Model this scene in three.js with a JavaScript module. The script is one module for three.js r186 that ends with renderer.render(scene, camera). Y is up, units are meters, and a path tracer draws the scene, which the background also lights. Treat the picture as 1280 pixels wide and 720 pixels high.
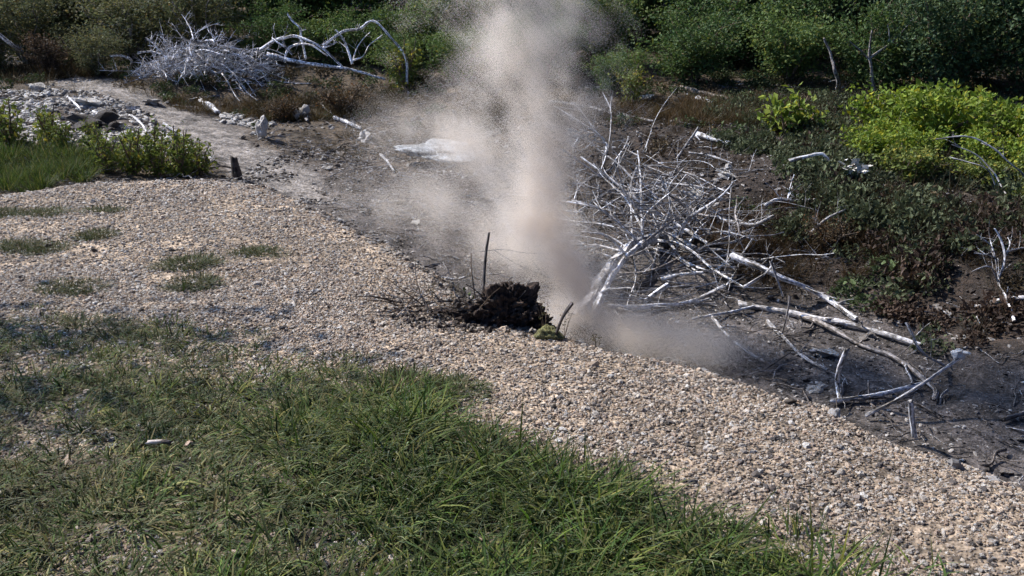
import * as THREE from 'three';
import { Sky } from 'three/addons/objects/Sky.js';
import { ImprovedNoise } from 'three/addons/math/ImprovedNoise.js';
import { mergeGeometries, mergeVertices, toCreasedNormals } from 'three/addons/utils/BufferGeometryUtils.js';

// ---------------------------------------------------------------- camera, sky, sun, exposure
const scene = new THREE.Scene();
const camera = new THREE.PerspectiveCamera(36.5, 16 / 9, 0.05, 600);
camera.position.set(0, 1.6, 0);
camera.rotation.set(THREE.MathUtils.degToRad(-18), 0, 0);
camera.updateMatrixWorld();

const SUN = new THREE.Vector3(-0.78, 0.86, -0.42).normalize();
const sky = new Sky();
sky.name = 'sky';
sky.userData.kind = 'structure';
sky.scale.setScalar(500);
sky.material.uniforms.sunPosition.value.copy(SUN);
sky.material.uniforms.turbidity.value = 9;
sky.material.uniforms.rayleigh.value = 0.6;
sky.material.uniforms.mieCoefficient.value = 0.004;
scene.add(sky);
scene.environmentIntensity = 0.16;

const sun = new THREE.DirectionalLight(new THREE.Color(1.0, 0.88, 0.72), 4.6);
sun.position.copy(SUN).multiplyScalar(60).add(new THREE.Vector3(0, 0, -8));
sun.target.position.set(0, 0, -8);
sun.castShadow = true;
sun.shadow.mapSize.set(4096, 4096);
Object.assign(sun.shadow.camera, { left: -25, right: 25, top: 25, bottom: -25, near: 1, far: 140 });
scene.add(sun, sun.target);

const renderer = new THREE.WebGLRenderer({ antialias: true });
renderer.shadowMap.enabled = true;
renderer.toneMapping = THREE.LinearToneMapping;
renderer.toneMappingExposure = 1.62;
// ---------------------------------------------------------------- helpers
function rng(seed) { let a = seed >>> 0; return () => { a = (a + 0x6D2B79F5) | 0; let t = Math.imul(a ^ (a >>> 15), 1 | a); t = (t + Math.imul(t ^ (t >>> 7), 61 | t)) ^ t; return ((t ^ (t >>> 14)) >>> 0) / 4294967296; }; }
const P3 = new ImprovedNoise();
const n3 = (x, y, z) => P3.noise(x + 37.13, y + 11.7, z + 53.9);
function fbm(x, y, z, o = 4) { let s = 0, a = 0.5, f = 1; for (let i = 0; i < o; i++) { s += a * n3(x * f, y * f, z * f); a *= 0.5; f *= 2.03; } return s; }
const sm = (a, b, x) => { const t = Math.min(1, Math.max(0, (x - a) / (b - a))); return t * t * (3 - 2 * t); };
const lerp = (a, b, t) => a + (b - a) * t;
const V = (x, y, z) => new THREE.Vector3(x, y, z);
function segDist(px, pz, pts) {           // distance to a plan polyline, side (+ = beyond, seen from the camera) and the share of the way along
  let best = 1e9, side = 1, along = 0, idx = 0;
  for (let i = 0; i < pts.length - 1; i++) {
    const [ax, az] = pts[i], [bx, bz] = pts[i + 1], dx = bx - ax, dz = bz - az;
    const t = Math.min(1, Math.max(0, ((px - ax) * dx + (pz - az) * dz) / (dx * dx + dz * dz)));
    const qx = ax + dx * t, qz = az + dz * t, d = Math.hypot(px - qx, pz - qz);
    if (d < best - 1e-7) { best = d; side = dx * (pz - az) - dz * (px - ax) < 0 ? 1 : -1; along = i + t; idx = i; }
  }
  return [best, side, along, idx];
}
// ---------------------------------------------------------------- lie of the land (metres)
const CREST = [[-16, -2.5], [-5.5, -7.0], [-4.63, -7.78], [-3.96, -8.23], [-3.4, -8.5], [-2.93, -8.5], [-2.4, -8.2], [-2.0, -7.6], [-1.29, -6.51], [-0.74, -5.58], [-0.37, -4.78], [0, -4.37], [0.32, -4.14], [0.65, -3.86], [0.94, -3.61], [1.22, -3.36], [1.47, -3.06], [1.64, -2.84], [1.77, -2.66], [1.99, -2.3], [3, 0], [5, 6], [8, 20]];
const VALLEY = [[12, 6], [6, -2.2], [3.2, -4.8], [1.2, -6.6], [-0.2, -8.4], [-1.7, -10.6], [-3.4, -13]];
const VALLEY_Y = [-1.3, -1.1, -0.98, -0.92, -0.8, -0.55, -0.15];
const GRASS = [[-9, -4.3], [-2.84, -4.57], [-2.29, -4.53], [-1.62, -4.37], [-1.01, -3.92], [-0.59, -3.71], [-0.14, -3.45], [0.03, -3.09], [0.24, -2.9], [0.6, -2.77], [0.85, -2.55], [1.05, -2.34], [1.2, -2.18], [1.6, -1.4], [2.2, 0], [3, 4]];
const baseCurve = [[-200, 9], [-60, 4.2], [-30, 1.9], [-24, 1.35], [-18, 0.72], [-14, 0.27], [-11, -0.03], [-8, -0.25], [0, -0.45], [60, -1], [200, -2]];
function curve(tab, x) { for (let i = 0; i < tab.length - 1; i++) if (x <= tab[i + 1][0]) return lerp(tab[i][1], tab[i + 1][1], Math.max(0, (x - tab[i][0]) / (tab[i + 1][0] - tab[i][0]))); return tab.at(-1)[1]; }
function smax(a, b, k) { const h = Math.max(k - Math.abs(a - b), 0) / k; return Math.max(a, b) + h * h * k * 0.25; }
function ground(x, z) {
  const [vd, , va] = segDist(x, z, VALLEY);
  const vi = Math.min(VALLEY_Y.length - 2, Math.floor(va)), vy = lerp(VALLEY_Y[vi], VALLEY_Y[vi + 1], va - vi);
  let far = curve(baseCurve, z) + 0.12 * fbm(x * 0.35, 0, z * 0.35, 3);
  far = lerp(vy, far, sm(0.7, 3.4, vd + 0.5 * n3(x * 0.7, 4, z * 0.7)));
  far += 0.05 * fbm(x * 1.6, 3, z * 1.6, 3) + 0.025 * n3(x * 5, 8, z * 5);
  const [cd, cs] = segDist(x, z, CREST);
  const s = cd * cs;
  const top = 0.05 * fbm(x * 0.5, 7, z * 0.5, 3) + 0.012 * n3(x * 4, 1, z * 4) + 0.004 * n3(x * 13, 1, z * 13);
  const e = s + 0.10 * n3(x * 2.3, 9, z * 2.3) + 0.04 * n3(x * 7, 9, z * 7);
  const drop = e < -0.5 ? 0 : e < 0.1 ? 0.5 * (e + 0.5) * (e + 0.5) * 0.28 : 0.0504 + (e - 0.1) * 0.92;
  const bank = top - drop;
  const farLow = Math.min(far, lerp(-0.35, far, sm(-0.4, 0.9, s)));
  return smax(s < 0 ? Math.min(farLow, bank - 0.2) : farLow, bank, 0.16);
}
// ---------------------------------------------------------------- textures: grain only
function noiseTexture(size, seed, fn, srgb) {
  const d = new Uint8Array(size * size * 4), tau = Math.PI * 2;
  for (let j = 0; j < size; j++) for (let i = 0; i < size; i++) {
    const c = fn(i / size, j / size, i, j), k = (j * size + i) * 4;
    for (let q = 0; q < 3; q++) d[k + q] = Math.max(0, Math.min(255, c[q] * 255));
    d[k + 3] = 255;
  }
  const t = new THREE.DataTexture(d, size, size, THREE.RGBAFormat);
  t.wrapS = t.wrapT = THREE.RepeatWrapping; t.magFilter = THREE.LinearFilter; t.minFilter = THREE.LinearMipmapLinearFilter; t.generateMipmaps = true;
  if (srgb) t.colorSpace = THREE.SRGBColorSpace;
  t.needsUpdate = true; return t;
}
function tileNoise(u, v, f, seed) {   // periodic value noise
  const x = u * f, y = v * f, xi = Math.floor(x), yi = Math.floor(y), fx = x - xi, fy = y - yi;
  const h = (a, b) => { let k = Math.imul(((a % f) + f) % f + 1, 374761393) ^ Math.imul(((b % f) + f) % f + 1, 668265263) ^ Math.imul(seed + 7, 2246822519); k = Math.imul(k ^ (k >>> 13), 1274126177); return ((k ^ (k >>> 16)) >>> 0) / 4294967296; };
  const sx = fx * fx * (3 - 2 * fx), sy = fy * fy * (3 - 2 * fy);
  return lerp(lerp(h(xi, yi), h(xi + 1, yi), sx), lerp(h(xi, yi + 1), h(xi + 1, yi + 1), sx), sy);
}
const soilNoise = (u, v) => 0.22 * tileNoise(u, v, 13, 1) + 0.26 * tileNoise(u, v, 57, 2) + 0.28 * tileNoise(u, v, 171, 3) + 0.24 * tileNoise(u, v, 400, 4);
const soilMap = noiseTexture(1024, 1, (u, v) => { const n = soilNoise(u, v), a = 0.62 + 0.62 * (n - 0.5) * 2; return [a * 1.02, a, a * 0.97]; }, true);
const soilBump = noiseTexture(1024, 1, (u, v) => { const n = soilNoise(u, v); return [n, n, n]; });
const barkTex = noiseTexture(512, 2, (u, v) => { const n = 0.5 * tileNoise(u, v * 0.999, 64, 5) * 0.6 + 0.35 * tileNoise(u * 0.25, v, 40, 6) + 0.4 * tileNoise(u, v * 0.125, 24, 8); const st = sm(0.55, 0.75, tileNoise(u, v, 9, 15) * 0.6 + tileNoise(u, v, 31, 16) * 0.4), c = (0.54 + 1.2 * (n - 0.45)) * (1 - 0.4 * st); return [c, c * (1 - 0.04 * st), c * (1 - 0.1 * st)]; }, true);
const barkBump = noiseTexture(512, 2, (u, v) => { const n = 0.55 * tileNoise(u, v * 0.125, 48, 9) + 0.45 * tileNoise(u, v * 0.25, 96, 10); return [n, n, n]; });

// ---------------------------------------------------------------- ground sheet
const PATH = [[-14, -19], [-8.96, -16.24], [-7.41, -15.07], [-6.07, -14.06], [-4.88, -13.14], [-3.74, -11.65], [-3.1, -10.9], [-2.6, -10.3]];
const col = { gravel: [0.25, 0.208, 0.168], turf: [0.06, 0.052, 0.034], ash: [0.066, 0.062, 0.066], path: [0.175, 0.168, 0.17], floor: [0.06, 0.047, 0.034], burnt: [0.024, 0.018, 0.016], rubble: [0.095, 0.08, 0.072] };
function grassiness(x, z) {               // how thickly grass grows: 0 none .. 1 full
  const [d, side] = segDist(x, z, GRASS); let s = -side * d;
  s += 0.16 * n3(x * 2.1, 21, z * 2.1) + 0.09 * n3(x * 6, 22, z * 6);
  let g = sm(-0.05, 0.42, s);
  const thin = sm(-0.5, -1.7, x) * sm(-2.9, -3.9, z);        // sparse on the stony ground at the side
  g *= 1 - thin * (0.25 + 0.5 * sm(-0.12, 0.25, n3(x * 2.4, 31, z * 2.4) + 0.3 * n3(x * 7, 32, z * 7)));
  for (const [bx, bz, br] of [[-0.46, -2.3, 0.2], [-1.85, -3.0, 0.3], [-2.0, -3.22, 0.28], [-1.2, -2.3, 0.25], [-0.95, -2.75, 0.14], [-2.2, -2.4, 0.3], [-1.55, -3.85, 0.25]]) g *= lerp(0.12, 1, sm(0.35, 1.1, Math.hypot((x - bx), (z - bz) * 1.6) / br + 0.4 * n3(x * 5, 33, z * 5)));
  return g;
}
const TUFTS = [[-3.47, -5.86, 0.28], [-3.2, -5.8, 0.16], [-3.01, -6.12, 0.17], [-2.08, -5.37, 0.2], [-1.73, -5.68, 0.16], [-3.84, -6.89, 0.28], [-4.15, -6.9, 0.26], [-3.32, -6.94, 0.15], [-0.28, -3.46, 0.14], [-2.6, -4.9, 0.2], [-1.9, -5.0, 0.14], [-0.5, -3.55, 0.12]];
function zones(x, z) {
  const [cd, cs] = segDist(x, z, CREST), s = cd * cs + 0.18 * n3(x * 2, 41, z * 2) + 0.1 * n3(x * 6, 42, z * 6);
  const [pd] = segDist(x, z, PATH), [vd] = segDist(x, z, VALLEY);
  const w = {};
  w.bank = 1 - sm(0.02, 0.45, s);
  w.turf = grassiness(x, z) * (1 - sm(-0.2, 0, s));
  w.path = sm(0.55, 0.22, pd + 0.3 * n3(x * 1.2, 43, z * 1.2) + 0.15 * n3(x * 4, 48, z * 4));
  w.ash = sm(1.7, 1.0, vd + 0.5 * n3(x * 0.9, 44, z * 0.9)) * sm(-13, -9, z);
  w.slope = sm(0.9, 0.2, x) * sm(-3.6, -2.6, x + 0.1 * z + 1.2) * sm(-14, -10.5, z) * sm(-5.5, -7, z);
  w.burnt = sm(0.3, 1.0, x + 0.4 * n3(x * 1.3, 47, z * 1.3)) * sm(-13.4, -11.4, z + n3(x, 45, z));
  w.rubble = sm(-3.2, -4.4, x) * sm(-14.5, -13.4, z) * sm(-10.2, -11.4, z);
  return w;
}
{
  const lines = (lo, hi, step, end) => { const a = []; for (let v = lo; v <= hi + 1e-6; v += step) a.push(v); let s = step, l = lo, h = hi; const L = [], H = []; while (l > -end) { s *= 1.25; l -= s; h += s; L.unshift(l); H.push(h); } return [...L, ...a, ...H]; };
  const xs = lines(-7.5, 7.5, 0.05, 220), zs = lines(-15, 1, 0.05, 230), nx = xs.length, nz = zs.length;
  const pos = new Float32Array(nx * nz * 3), uv = new Float32Array(nx * nz * 2), cl = new Float32Array(nx * nz * 3), idx = new Uint32Array((nx - 1) * (nz - 1) * 6);
  const mix = (a, b, t) => [lerp(a[0], b[0], t), lerp(a[1], b[1], t), lerp(a[2], b[2], t)];
  let k = 0;
  for (let j = 0; j < nz; j++) for (let i = 0; i < nx; i++) {
    const x = xs[i], z = zs[j], q = j * nx + i;
    pos.set([x, ground(x, z), z], q * 3); uv.set([x / 2.6, z / 2.6], q * 2);
    const w = zones(x, z);
    let c = col.floor;
    c = mix(c, col.burnt, w.burnt * 0.92); c = mix(c, col.rubble, w.rubble); c = mix(c, col.rubble, w.slope * 0.5);
    c = mix(c, col.ash, w.ash); c = mix(c, col.path, w.path); c = mix(c, col.gravel, w.bank); c = mix(c, col.turf, w.turf * 0.85);
    const m = 1 + 0.35 * fbm(x * 1.3, 51, z * 1.3, 4);
    cl.set([c[0] * m, c[1] * m, c[2] * m], q * 3);
    if (i < nx - 1 && j < nz - 1) { idx.set([q, q + nx, q + 1, q + 1, q + nx, q + nx + 1], k); k += 6; }
  }
  const g = new THREE.BufferGeometry();
  g.setAttribute('position', new THREE.BufferAttribute(pos, 3)); g.setAttribute('uv', new THREE.BufferAttribute(uv, 2)); g.setAttribute('color', new THREE.BufferAttribute(cl, 3));
  g.setIndex(new THREE.BufferAttribute(idx, 1)); g.computeVertexNormals();
  var groundMesh = new THREE.Mesh(g, new THREE.MeshStandardMaterial({ vertexColors: true, map: soilMap, bumpMap: soilBump, bumpScale: 0.02, roughness: 0.96 }));
  groundMesh.material.color.setRGB(2.7, 2.7, 2.7);
  groundMesh.name = 'ground'; groundMesh.userData = { kind: 'structure', label: 'gravel bank dropping to an ashy hollow with a thicket beyond', category: 'ground' };
  groundMesh.castShadow = groundMesh.receiveShadow = true; scene.add(groundMesh);
}
const TREE_TRUNK = [
[0.074,0.044,[0.59,-0.86,-6.87,0.73,-0.81,-7.25,0.95,-0.67,-7.7,1.23,-0.58,-8.1,1.54,-0.62,-8.5,1.76,-0.66,-8.15]],
];
const TREE = [
[0.028,0.013,[1.9,-0.61,-8.21,1.63,-0.5,-8.6,1.31,-0.3,-8.5,1.02,-0.09,-8.7,0.71,0.1,-9]],
[0.023,0.010,[1.25,-0.55,-8.1,1.25,-0.2,-8.3,1.28,0.05,-8.7,1.28,0.18,-8.9]],
[0.032,0.011,[1.65,-0.64,-8.4,1.68,-0.38,-8.2,1.85,-0.18,-8,1.97,-0.03,-7.9,2.03,0.06,-7.9]],
[0.023,0.008,[1.17,-0.51,-8,0.91,-0.27,-7.9,0.75,-0.17,-7.9,0.56,-0.14,-8]],
[0.019,0.007,[1.06,-0.61,-7.8,0.84,-0.4,-7.7,0.62,-0.37,-7.7,0.44,-0.41,-7.8]],
[0.019,0.008,[1.23,-0.55,-8.1,0.96,-0.46,-8.3,0.59,-0.48,-8.6,0.41,-0.48,-8.8]],
[0.024,0.009,[1.58,-0.67,-8.41,1.64,-0.72,-7.98,1.82,-0.74,-7.68,1.94,-0.76,-7.66]],
[0.024,0.011,[1.39,-0.6,-8.3,1.63,-0.58,-8,1.86,-0.72,-7.7,2.04,-0.77,-7.3]],
[0.015,0.006,[1.15,-0.51,-8.1,1.18,-0.04,-8.5,1.23,0.1,-8.5,1.11,-0.16,-8.3]],
[0.016,0.008,[1.65,-0.64,-8.44,1.63,-0.35,-8.8,1.55,-0.13,-9,1.35,0.02,-9]],
[0.020,0.008,[1.41,-0.6,-8.3,1.5,-0.22,-8.1,1.47,-0.1,-8.2,1.39,-0.06,-8.3]],
[0.016,0.007,[1.26,-0.46,-8.2,1.13,-0.25,-8.7,0.97,-0.14,-9.1,0.87,-0.02,-9.3]],
[0.015,0.005,[0.95,-0.67,-7.7,0.76,-0.58,-7.6,0.59,-0.55,-7.6,0.43,-0.6,-7.6]],
[0.015,0.006,[1.04,-0.58,-7.8,0.83,-0.58,-8,0.62,-0.61,-8.2,0.5,-0.6,-8.3]],
[0.016,0.008,[1.78,-0.66,-8.14,2.03,-0.58,-8.24,2.38,-0.51,-8.41,2.62,-0.43,-8.6]],
[0.020,0.008,[1.72,-0.65,-8.26,1.94,-0.52,-8.61,2.17,-0.45,-8.74,2.4,-0.49,-8.49,2.63,-0.43,-8.59]],
[0.016,0.006,[1.64,-0.64,-8.45,1.83,-0.37,-8.6,1.96,-0.23,-8.8,1.89,-0.06,-9]],
[0.023,0.009,[1.04,0.01,-9.7,1.05,0.13,-9.8,0.85,0.29,-9.9,0.48,0.49,-10.2]],
[0.018,0.007,[1.05,0.13,-9.8,0.91,0.28,-9.9,0.8,0.43,-10.1,0.68,0.53,-10.2]],
[0.014,0.007,[1,0.2,-9.8,0.76,0.2,-9.7,0.57,0.21,-9.7]],
[0.016,0.005,[1.48,-0.6,-8.4,1.3,-0.27,-7.9,1.08,-0.11,-7.7,0.97,0.04,-7.7]],
[0.016,0.006,[1.73,-0.62,-8.37,2,-0.52,-8.3,2.11,-0.46,-8,2.28,-0.5,-7.9]],
[0.013,0.006,[1.88,-0.72,-7.7,1.99,-0.6,-7.6,2.06,-0.57,-7.6,2.16,-0.4,-7.6]],
];
const LOGS = [
['bottom',0.031,0.025,[0.76,-0.85,-7.04,1.23,-0.86,-7.07,1.6,-0.87,-7.25,1.82,-0.68,-7.1]],
['bottom_stub',0.031,0.029,[1.14,-0.85,-7.14,1.37,-0.74,-7.3]],
['bottom_stub2',0.033,0.022,[1.36,-0.79,-7.6,1.53,-0.74,-7.6,1.72,-0.69,-7.5]],
['top_log',0.049,0.028,[0.55,0.22,-13.25,1.24,0.15,-12.8,1.93,0.08,-12.03]],
['long_white',0.040,0.028,[1.96,-0.53,-7.5,2.21,-0.6,-7.3,2.41,-0.68,-7.2,2.7,-0.82,-7.21,2.84,-0.87,-6.77]],
['floor_long',0.040,0.031,[1.98,-0.88,-7.18,2.4,-0.88,-6.93,2.72,-0.89,-6.72,2.97,-0.89,-6.47,3.13,-0.89,-6.24]],
['floor_dark',0.032,0.024,[2.42,-0.89,-6.91,2.53,-0.88,-6.71,2.7,-0.91,-6.33,2.85,-0.91,-6.04,2.91,-0.92,-5.75,2.93,-0.94,-5.53,2.84,-0.93,-5.36]],
['floor_curve',0.024,0.015,[2.11,-0.89,-6.77,2.15,-0.9,-6.35,2.19,-0.91,-6.01,2.27,-0.9,-5.79]],
['bone',0.026,0.020,[2.23,-0.58,-5.4,2.21,-0.75,-5.45,2.26,-0.91,-5.58,2.2,-0.93,-5.34]],
['cross_low',0.023,0.022,[2.14,-0.93,-5.33,2.46,-0.93,-5.42,2.86,-0.93,-5.61]],
['cross_lean',0.020,0.015,[2.29,-0.93,-5.12,2.57,-0.82,-5.2,2.79,-0.68,-5.25,2.96,-0.58,-5.3]],
['lean_thin',0.016,0.013,[2.84,-0.58,-5.9,2.92,-0.75,-5.8,3.17,-0.92,-5.91]],
['stub',0.026,0.025,[2.38,-0.65,-4.75,2.42,-0.78,-4.78,2.46,-0.92,-4.8]],
['chip',0.029,0.022,[2.27,-0.91,-6.17,2.43,-0.9,-6.08]],
['stick_a',0.021,0.013,[1.68,-0.9,-6.92,1.7,-0.88,-6.39]],
['stick_b',0.019,0.012,[1.71,-0.87,-6.26,1.86,-0.91,-5.96]],
['thin_up',0.013,0.010,[2.18,-0.58,-6.5,2.16,-0.71,-6.45,2.16,-0.9,-6.53]],
['low_pale',0.020,0.014,[1.5,-0.88,-6.81,1.8,-0.89,-6.98,2.11,-0.87,-7.11]],
['hook',0.032,0.017,[2.99,-0.01,-9.4,3.18,0.05,-9.35,3.32,0.08,-9.3,3.4,-0.09,-9.2,3.36,-0.2,-8.74,3.27,-0.27,-8.55,3.17,-0.33,-8.51]],
['ridge_log',0.034,0.022,[2.59,-0.37,-8.79,2.74,-0.32,-8.86,2.94,-0.31,-8.77,3.16,-0.28,-8.69]],
['ridge_low',0.029,0.021,[2.09,-0.47,-8.72,2.25,-0.49,-8.55,2.4,-0.49,-8.47,2.58,-0.38,-8.4]],
['ridge_stick',0.020,0.012,[2.83,-0.53,-8.14,2.92,-0.34,-8,3.2,-0.27,-8.2]],
['tuft_stem',0.027,0.012,[3.46,-0.09,-8.9,3.45,-0.21,-8.59,3.52,-0.28,-8.32,3.53,-0.38,-7.94]],
['side_a',0.018,0.011,[1.98,-0.7,-7.1,2.19,-0.6,-7.2,2.25,-0.52,-7.2]],
['side_b',0.017,0.011,[2.16,-0.44,-7,2.21,-0.56,-6.98,2.27,-0.73,-6.95]],
['right_log',0.037,0.030,[3.77,-0.74,-6.69,3.97,-0.68,-6.67,4.26,-0.6,-6.58]],
['right_log2',0.021,0.019,[3.15,-0.93,-5.06,3.47,-0.92,-5.22]],
['slope_log',0.047,0.036,[2.34,0.03,-11.16,2.51,0,-10.92,2.67,-0.02,-10.63]],
['slope_stick',0.025,0.015,[2.29,0.16,-10.8,2.15,-0.01,-10.72,1.94,-0.13,-10.26]],
['slope_stick2',0.020,0.014,[2.1,-0.07,-10.33,2.29,-0.08,-10.18,2.49,-0.11,-9.82]],
['far_log',0.052,0.036,[2.86,0.23,-13.7,2.97,0.2,-13.18,3.1,0.16,-12.72]],
['far_dark',0.061,0.044,[2.73,0.32,-14.39,3.1,0.26,-13.81,3.48,0.21,-13.14]],
['path_stick',0.035,0.021,[-5.21,0.12,-14.33,-5.07,0.14,-14.63,-4.86,0.15,-14.79]],
['path_log',0.084,0.067,[-5.03,0.09,-14.38,-4.79,0.04,-14.11,-4.57,-0.01,-13.77]],
['root_a',0.035,0.020,[-6.79,0.25,-13.6,-6.42,0.2,-13.07,-6.19,0.15,-12.73]],
['root_b',0.039,0.024,[-6.02,0.12,-12.74,-5.77,0.06,-12.49,-5.38,0.02,-11.94]],
['root_c',0.032,0.018,[-5.52,0.07,-12.8,-5.28,0.01,-12.51,-4.9,-0.04,-11.8]],
['root_d',0.031,0.018,[-4.99,-0.03,-12.64,-4.7,-0.07,-12.23,-4.44,-0.12,-11.93]],
['plank',0.046,0.046,[-5.75,0.14,-13.19,-5.54,0.13,-13.2]],
['left_far',0.048,0.036,[-8.63,1.16,-15.2,-8.46,0.96,-15.3,-9.36,0.68,-17.37]],
['left_far2',0.039,0.024,[-6.94,0.74,-15.6,-6.78,0.76,-15.6,-6.62,0.71,-15.6,-6.86,0.52,-16.19]],
['left_far3',0.031,0.023,[-6.55,0.79,-15.8,-6.35,0.81,-15.8,-6.08,0.77,-15.7]],
['slope_pale',0.042,0.026,[-3.65,-0.01,-14.62,-3.45,-0.07,-14.42,-3.14,-0.1,-13.54]],
['slope_pale2',0.052,0.031,[-2.77,-0.08,-13.78,-2.55,-0.11,-13.5,-2.24,-0.16,-13.08]],
['slope_pale3',0.033,0.021,[-1.79,-0.35,-11.88,-1.66,-0.39,-11.57,-1.53,-0.46,-11.24]],
['slope_pale4',0.035,0.019,[-3.25,0.03,-14.91,-2.99,-0.04,-14.38,-2.68,-0.09,-13.71]],
];
const SHRUB_ARCH = [
[0.044,0.028,[-4.25,0.87,-15.3,-3.95,1.02,-15.2,-3.7,1.08,-15.1,-3.42,1.06,-15,-3.12,0.9,-14.9,-2.81,0.61,-14.9]],
[0.036,0.022,[-3.47,0.72,-15.2,-3.55,1.03,-15.3,-3.55,1.21,-15.3,-3.7,1.33,-15.4,-3.78,1.45,-15.4]],
[0.029,0.022,[-3.67,0.8,-15.1,-3.84,0.96,-15.1,-4.02,1.06,-15.2]],
[0.035,0.021,[-2.64,0.66,-14.9,-2.77,1,-15,-2.85,1.14,-15,-2.91,1.2,-15]],
[0.021,0.014,[-2.63,0.71,-14.9,-2.54,0.94,-14.9,-2.32,1.17,-14.9]],
[0.021,0.014,[-2.62,0.72,-14.9,-2.43,0.8,-14.8,-2.34,0.96,-14.8,-2.11,1.12,-14.8]],
[0.035,0.027,[-3.13,0.95,-15,-2.76,1.18,-15,-2.45,1.24,-14.9,-2.26,1.36,-14.8,-2.07,1.22,-14.7,-1.88,1.02,-14.6,-1.71,0.78,-14.5,-1.7,0.38,-14.5]],
[0.028,0.021,[-3.14,0.91,-15,-2.9,1.01,-15]],
[0.051,0.027,[-4.11,0.8,-15.2,-3.45,0.67,-15,-2.71,0.57,-14.9,-2.09,0.42,-14.8]],
[0.029,0.021,[-3.82,0.67,-15.1,-3.71,0.91,-15.1,-3.4,0.97,-15.1,-3.06,0.78,-15]],
];
const SAPLING = [
[0.022,0.015,[3.9,-0.74,-6.37,4,-0.67,-6.67,4.03,-0.59,-6.9,4.06,-0.47,-6.92,4.07,-0.37,-6.95,4.04,-0.24,-7,3.98,-0.16,-7]],
[0.015,0.007,[4.03,-0.59,-6.9,3.92,-0.45,-6.85,3.82,-0.43,-6.8,3.74,-0.47,-6.8]],
[0.011,0.007,[4.02,-0.54,-6.9,3.99,-0.38,-6.95,3.97,-0.3,-7,3.84,-0.21,-7]],
[0.011,0.008,[4.07,-0.35,-6.95,4.17,-0.34,-7,4.26,-0.32,-7]],
[0.011,0.007,[3.99,-0.39,-6.95,3.86,-0.35,-6.9,3.79,-0.34,-6.9]],
[0.009,0.006,[3.98,-0.34,-6.97,4.02,-0.28,-7.1,3.99,-0.21,-7.1]],
[0.010,0.006,[4.08,-0.38,-6.95,4.13,-0.29,-7,4.16,-0.26,-7.1]],
];
const ARCH = [
[0.021,0.013,[4.81,-0.19,-7.83,4.9,0.03,-8.3,4.77,0.15,-8.3,4.61,0.29,-8.4,4.41,0.38,-8.5,4.16,0.34,-8.6]],
[0.018,0.009,[4.74,-0.17,-8.17,4.65,0.06,-8.4,4.53,0.2,-8.5,4.32,0.29,-8.6]],
[0.013,0.009,[4.73,-0.17,-8.32,4.54,0.1,-8.3,4.41,0.15,-8.4,4.27,0.18,-8.5]],
];
const SNAG = [
[0.054,0.033,[5.08,0.27,-13.85,4.84,0.58,-13.4,4.76,0.9,-13.5,4.64,1.12,-13.5]],
[0.054,0.027,[5.6,0.25,-13.72,5.46,0.6,-13.6,5.38,0.95,-13.6,5.38,1.22,-13.6]],
[0.034,0.014,[5.4,0.83,-13.6,5.7,1.03,-13.7,5.92,1.2,-13.8,6.07,1.41,-13.8]],
[0.027,0.014,[5.7,1.03,-13.7,5.69,1.2,-13.7,5.64,1.31,-13.7]],
[0.027,0.013,[5.43,0.76,-13.6,5.23,0.95,-13.6,5.06,1.07,-13.6]],
];
const STAKE = [
[0.016,0.011,[-0.17,0.1,-4.75,-0.15,0.24,-4.78,-0.13,0.37,-4.8]],
];
const STICK = [
[0.009,0.010,[0.21,0.01,-4.2,0.26,0.08,-4.2,0.31,0.15,-4.22]],
];
// ---------------------------------------------------------------- builders
const used = {};
function numbered(name) { const n = used[name] = (used[name] ?? -1) + 1; return n ? `${name}_${String(n).padStart(3, '0')}` : name; }
function shadowed(o) { o.traverse(c => { if (c.isMesh) c.castShadow = c.receiveShadow = true; }); return o; }
function tag(o, label, category, group, kind) { o.userData = { label, category }; if (group) o.userData.group = group; if (kind) o.userData.kind = kind; return o; }
function put(o, name, parent = scene) { o.name = parent === scene ? numbered(name) : name; parent.add(o); return shadowed(o); }
const rough = (r, g, b, extra = {}) => { const m = new THREE.MeshStandardMaterial({ roughness: 0.92, ...extra }); m.color.setRGB(r, g, b); return m; };
const wood = (r, g, b) => rough(r * 4.0, g * 4.0, b * 4.05, { map: barkTex, bumpMap: barkBump, bumpScale: 0.004, roughness: 0.85 });
const WOOD = { white: wood(0.48, 0.49, 0.53), bleached: wood(0.33, 0.338, 0.362), pale: wood(0.22, 0.22, 0.23), grey: wood(0.16, 0.15, 0.148), dark: wood(0.09, 0.08, 0.075), char: wood(0.035, 0.03, 0.03), brown: wood(0.12, 0.09, 0.065) };
const pts3 = a => { const o = []; for (let i = 0; i < a.length; i += 3) o.push(V(a[i], a[i + 1], a[i + 2])); return o; };
const seat = (p, r = 0) => { const y = ground(p.x, p.z); if (p.y < y + r) p.y = y + r; return p; };
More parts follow.
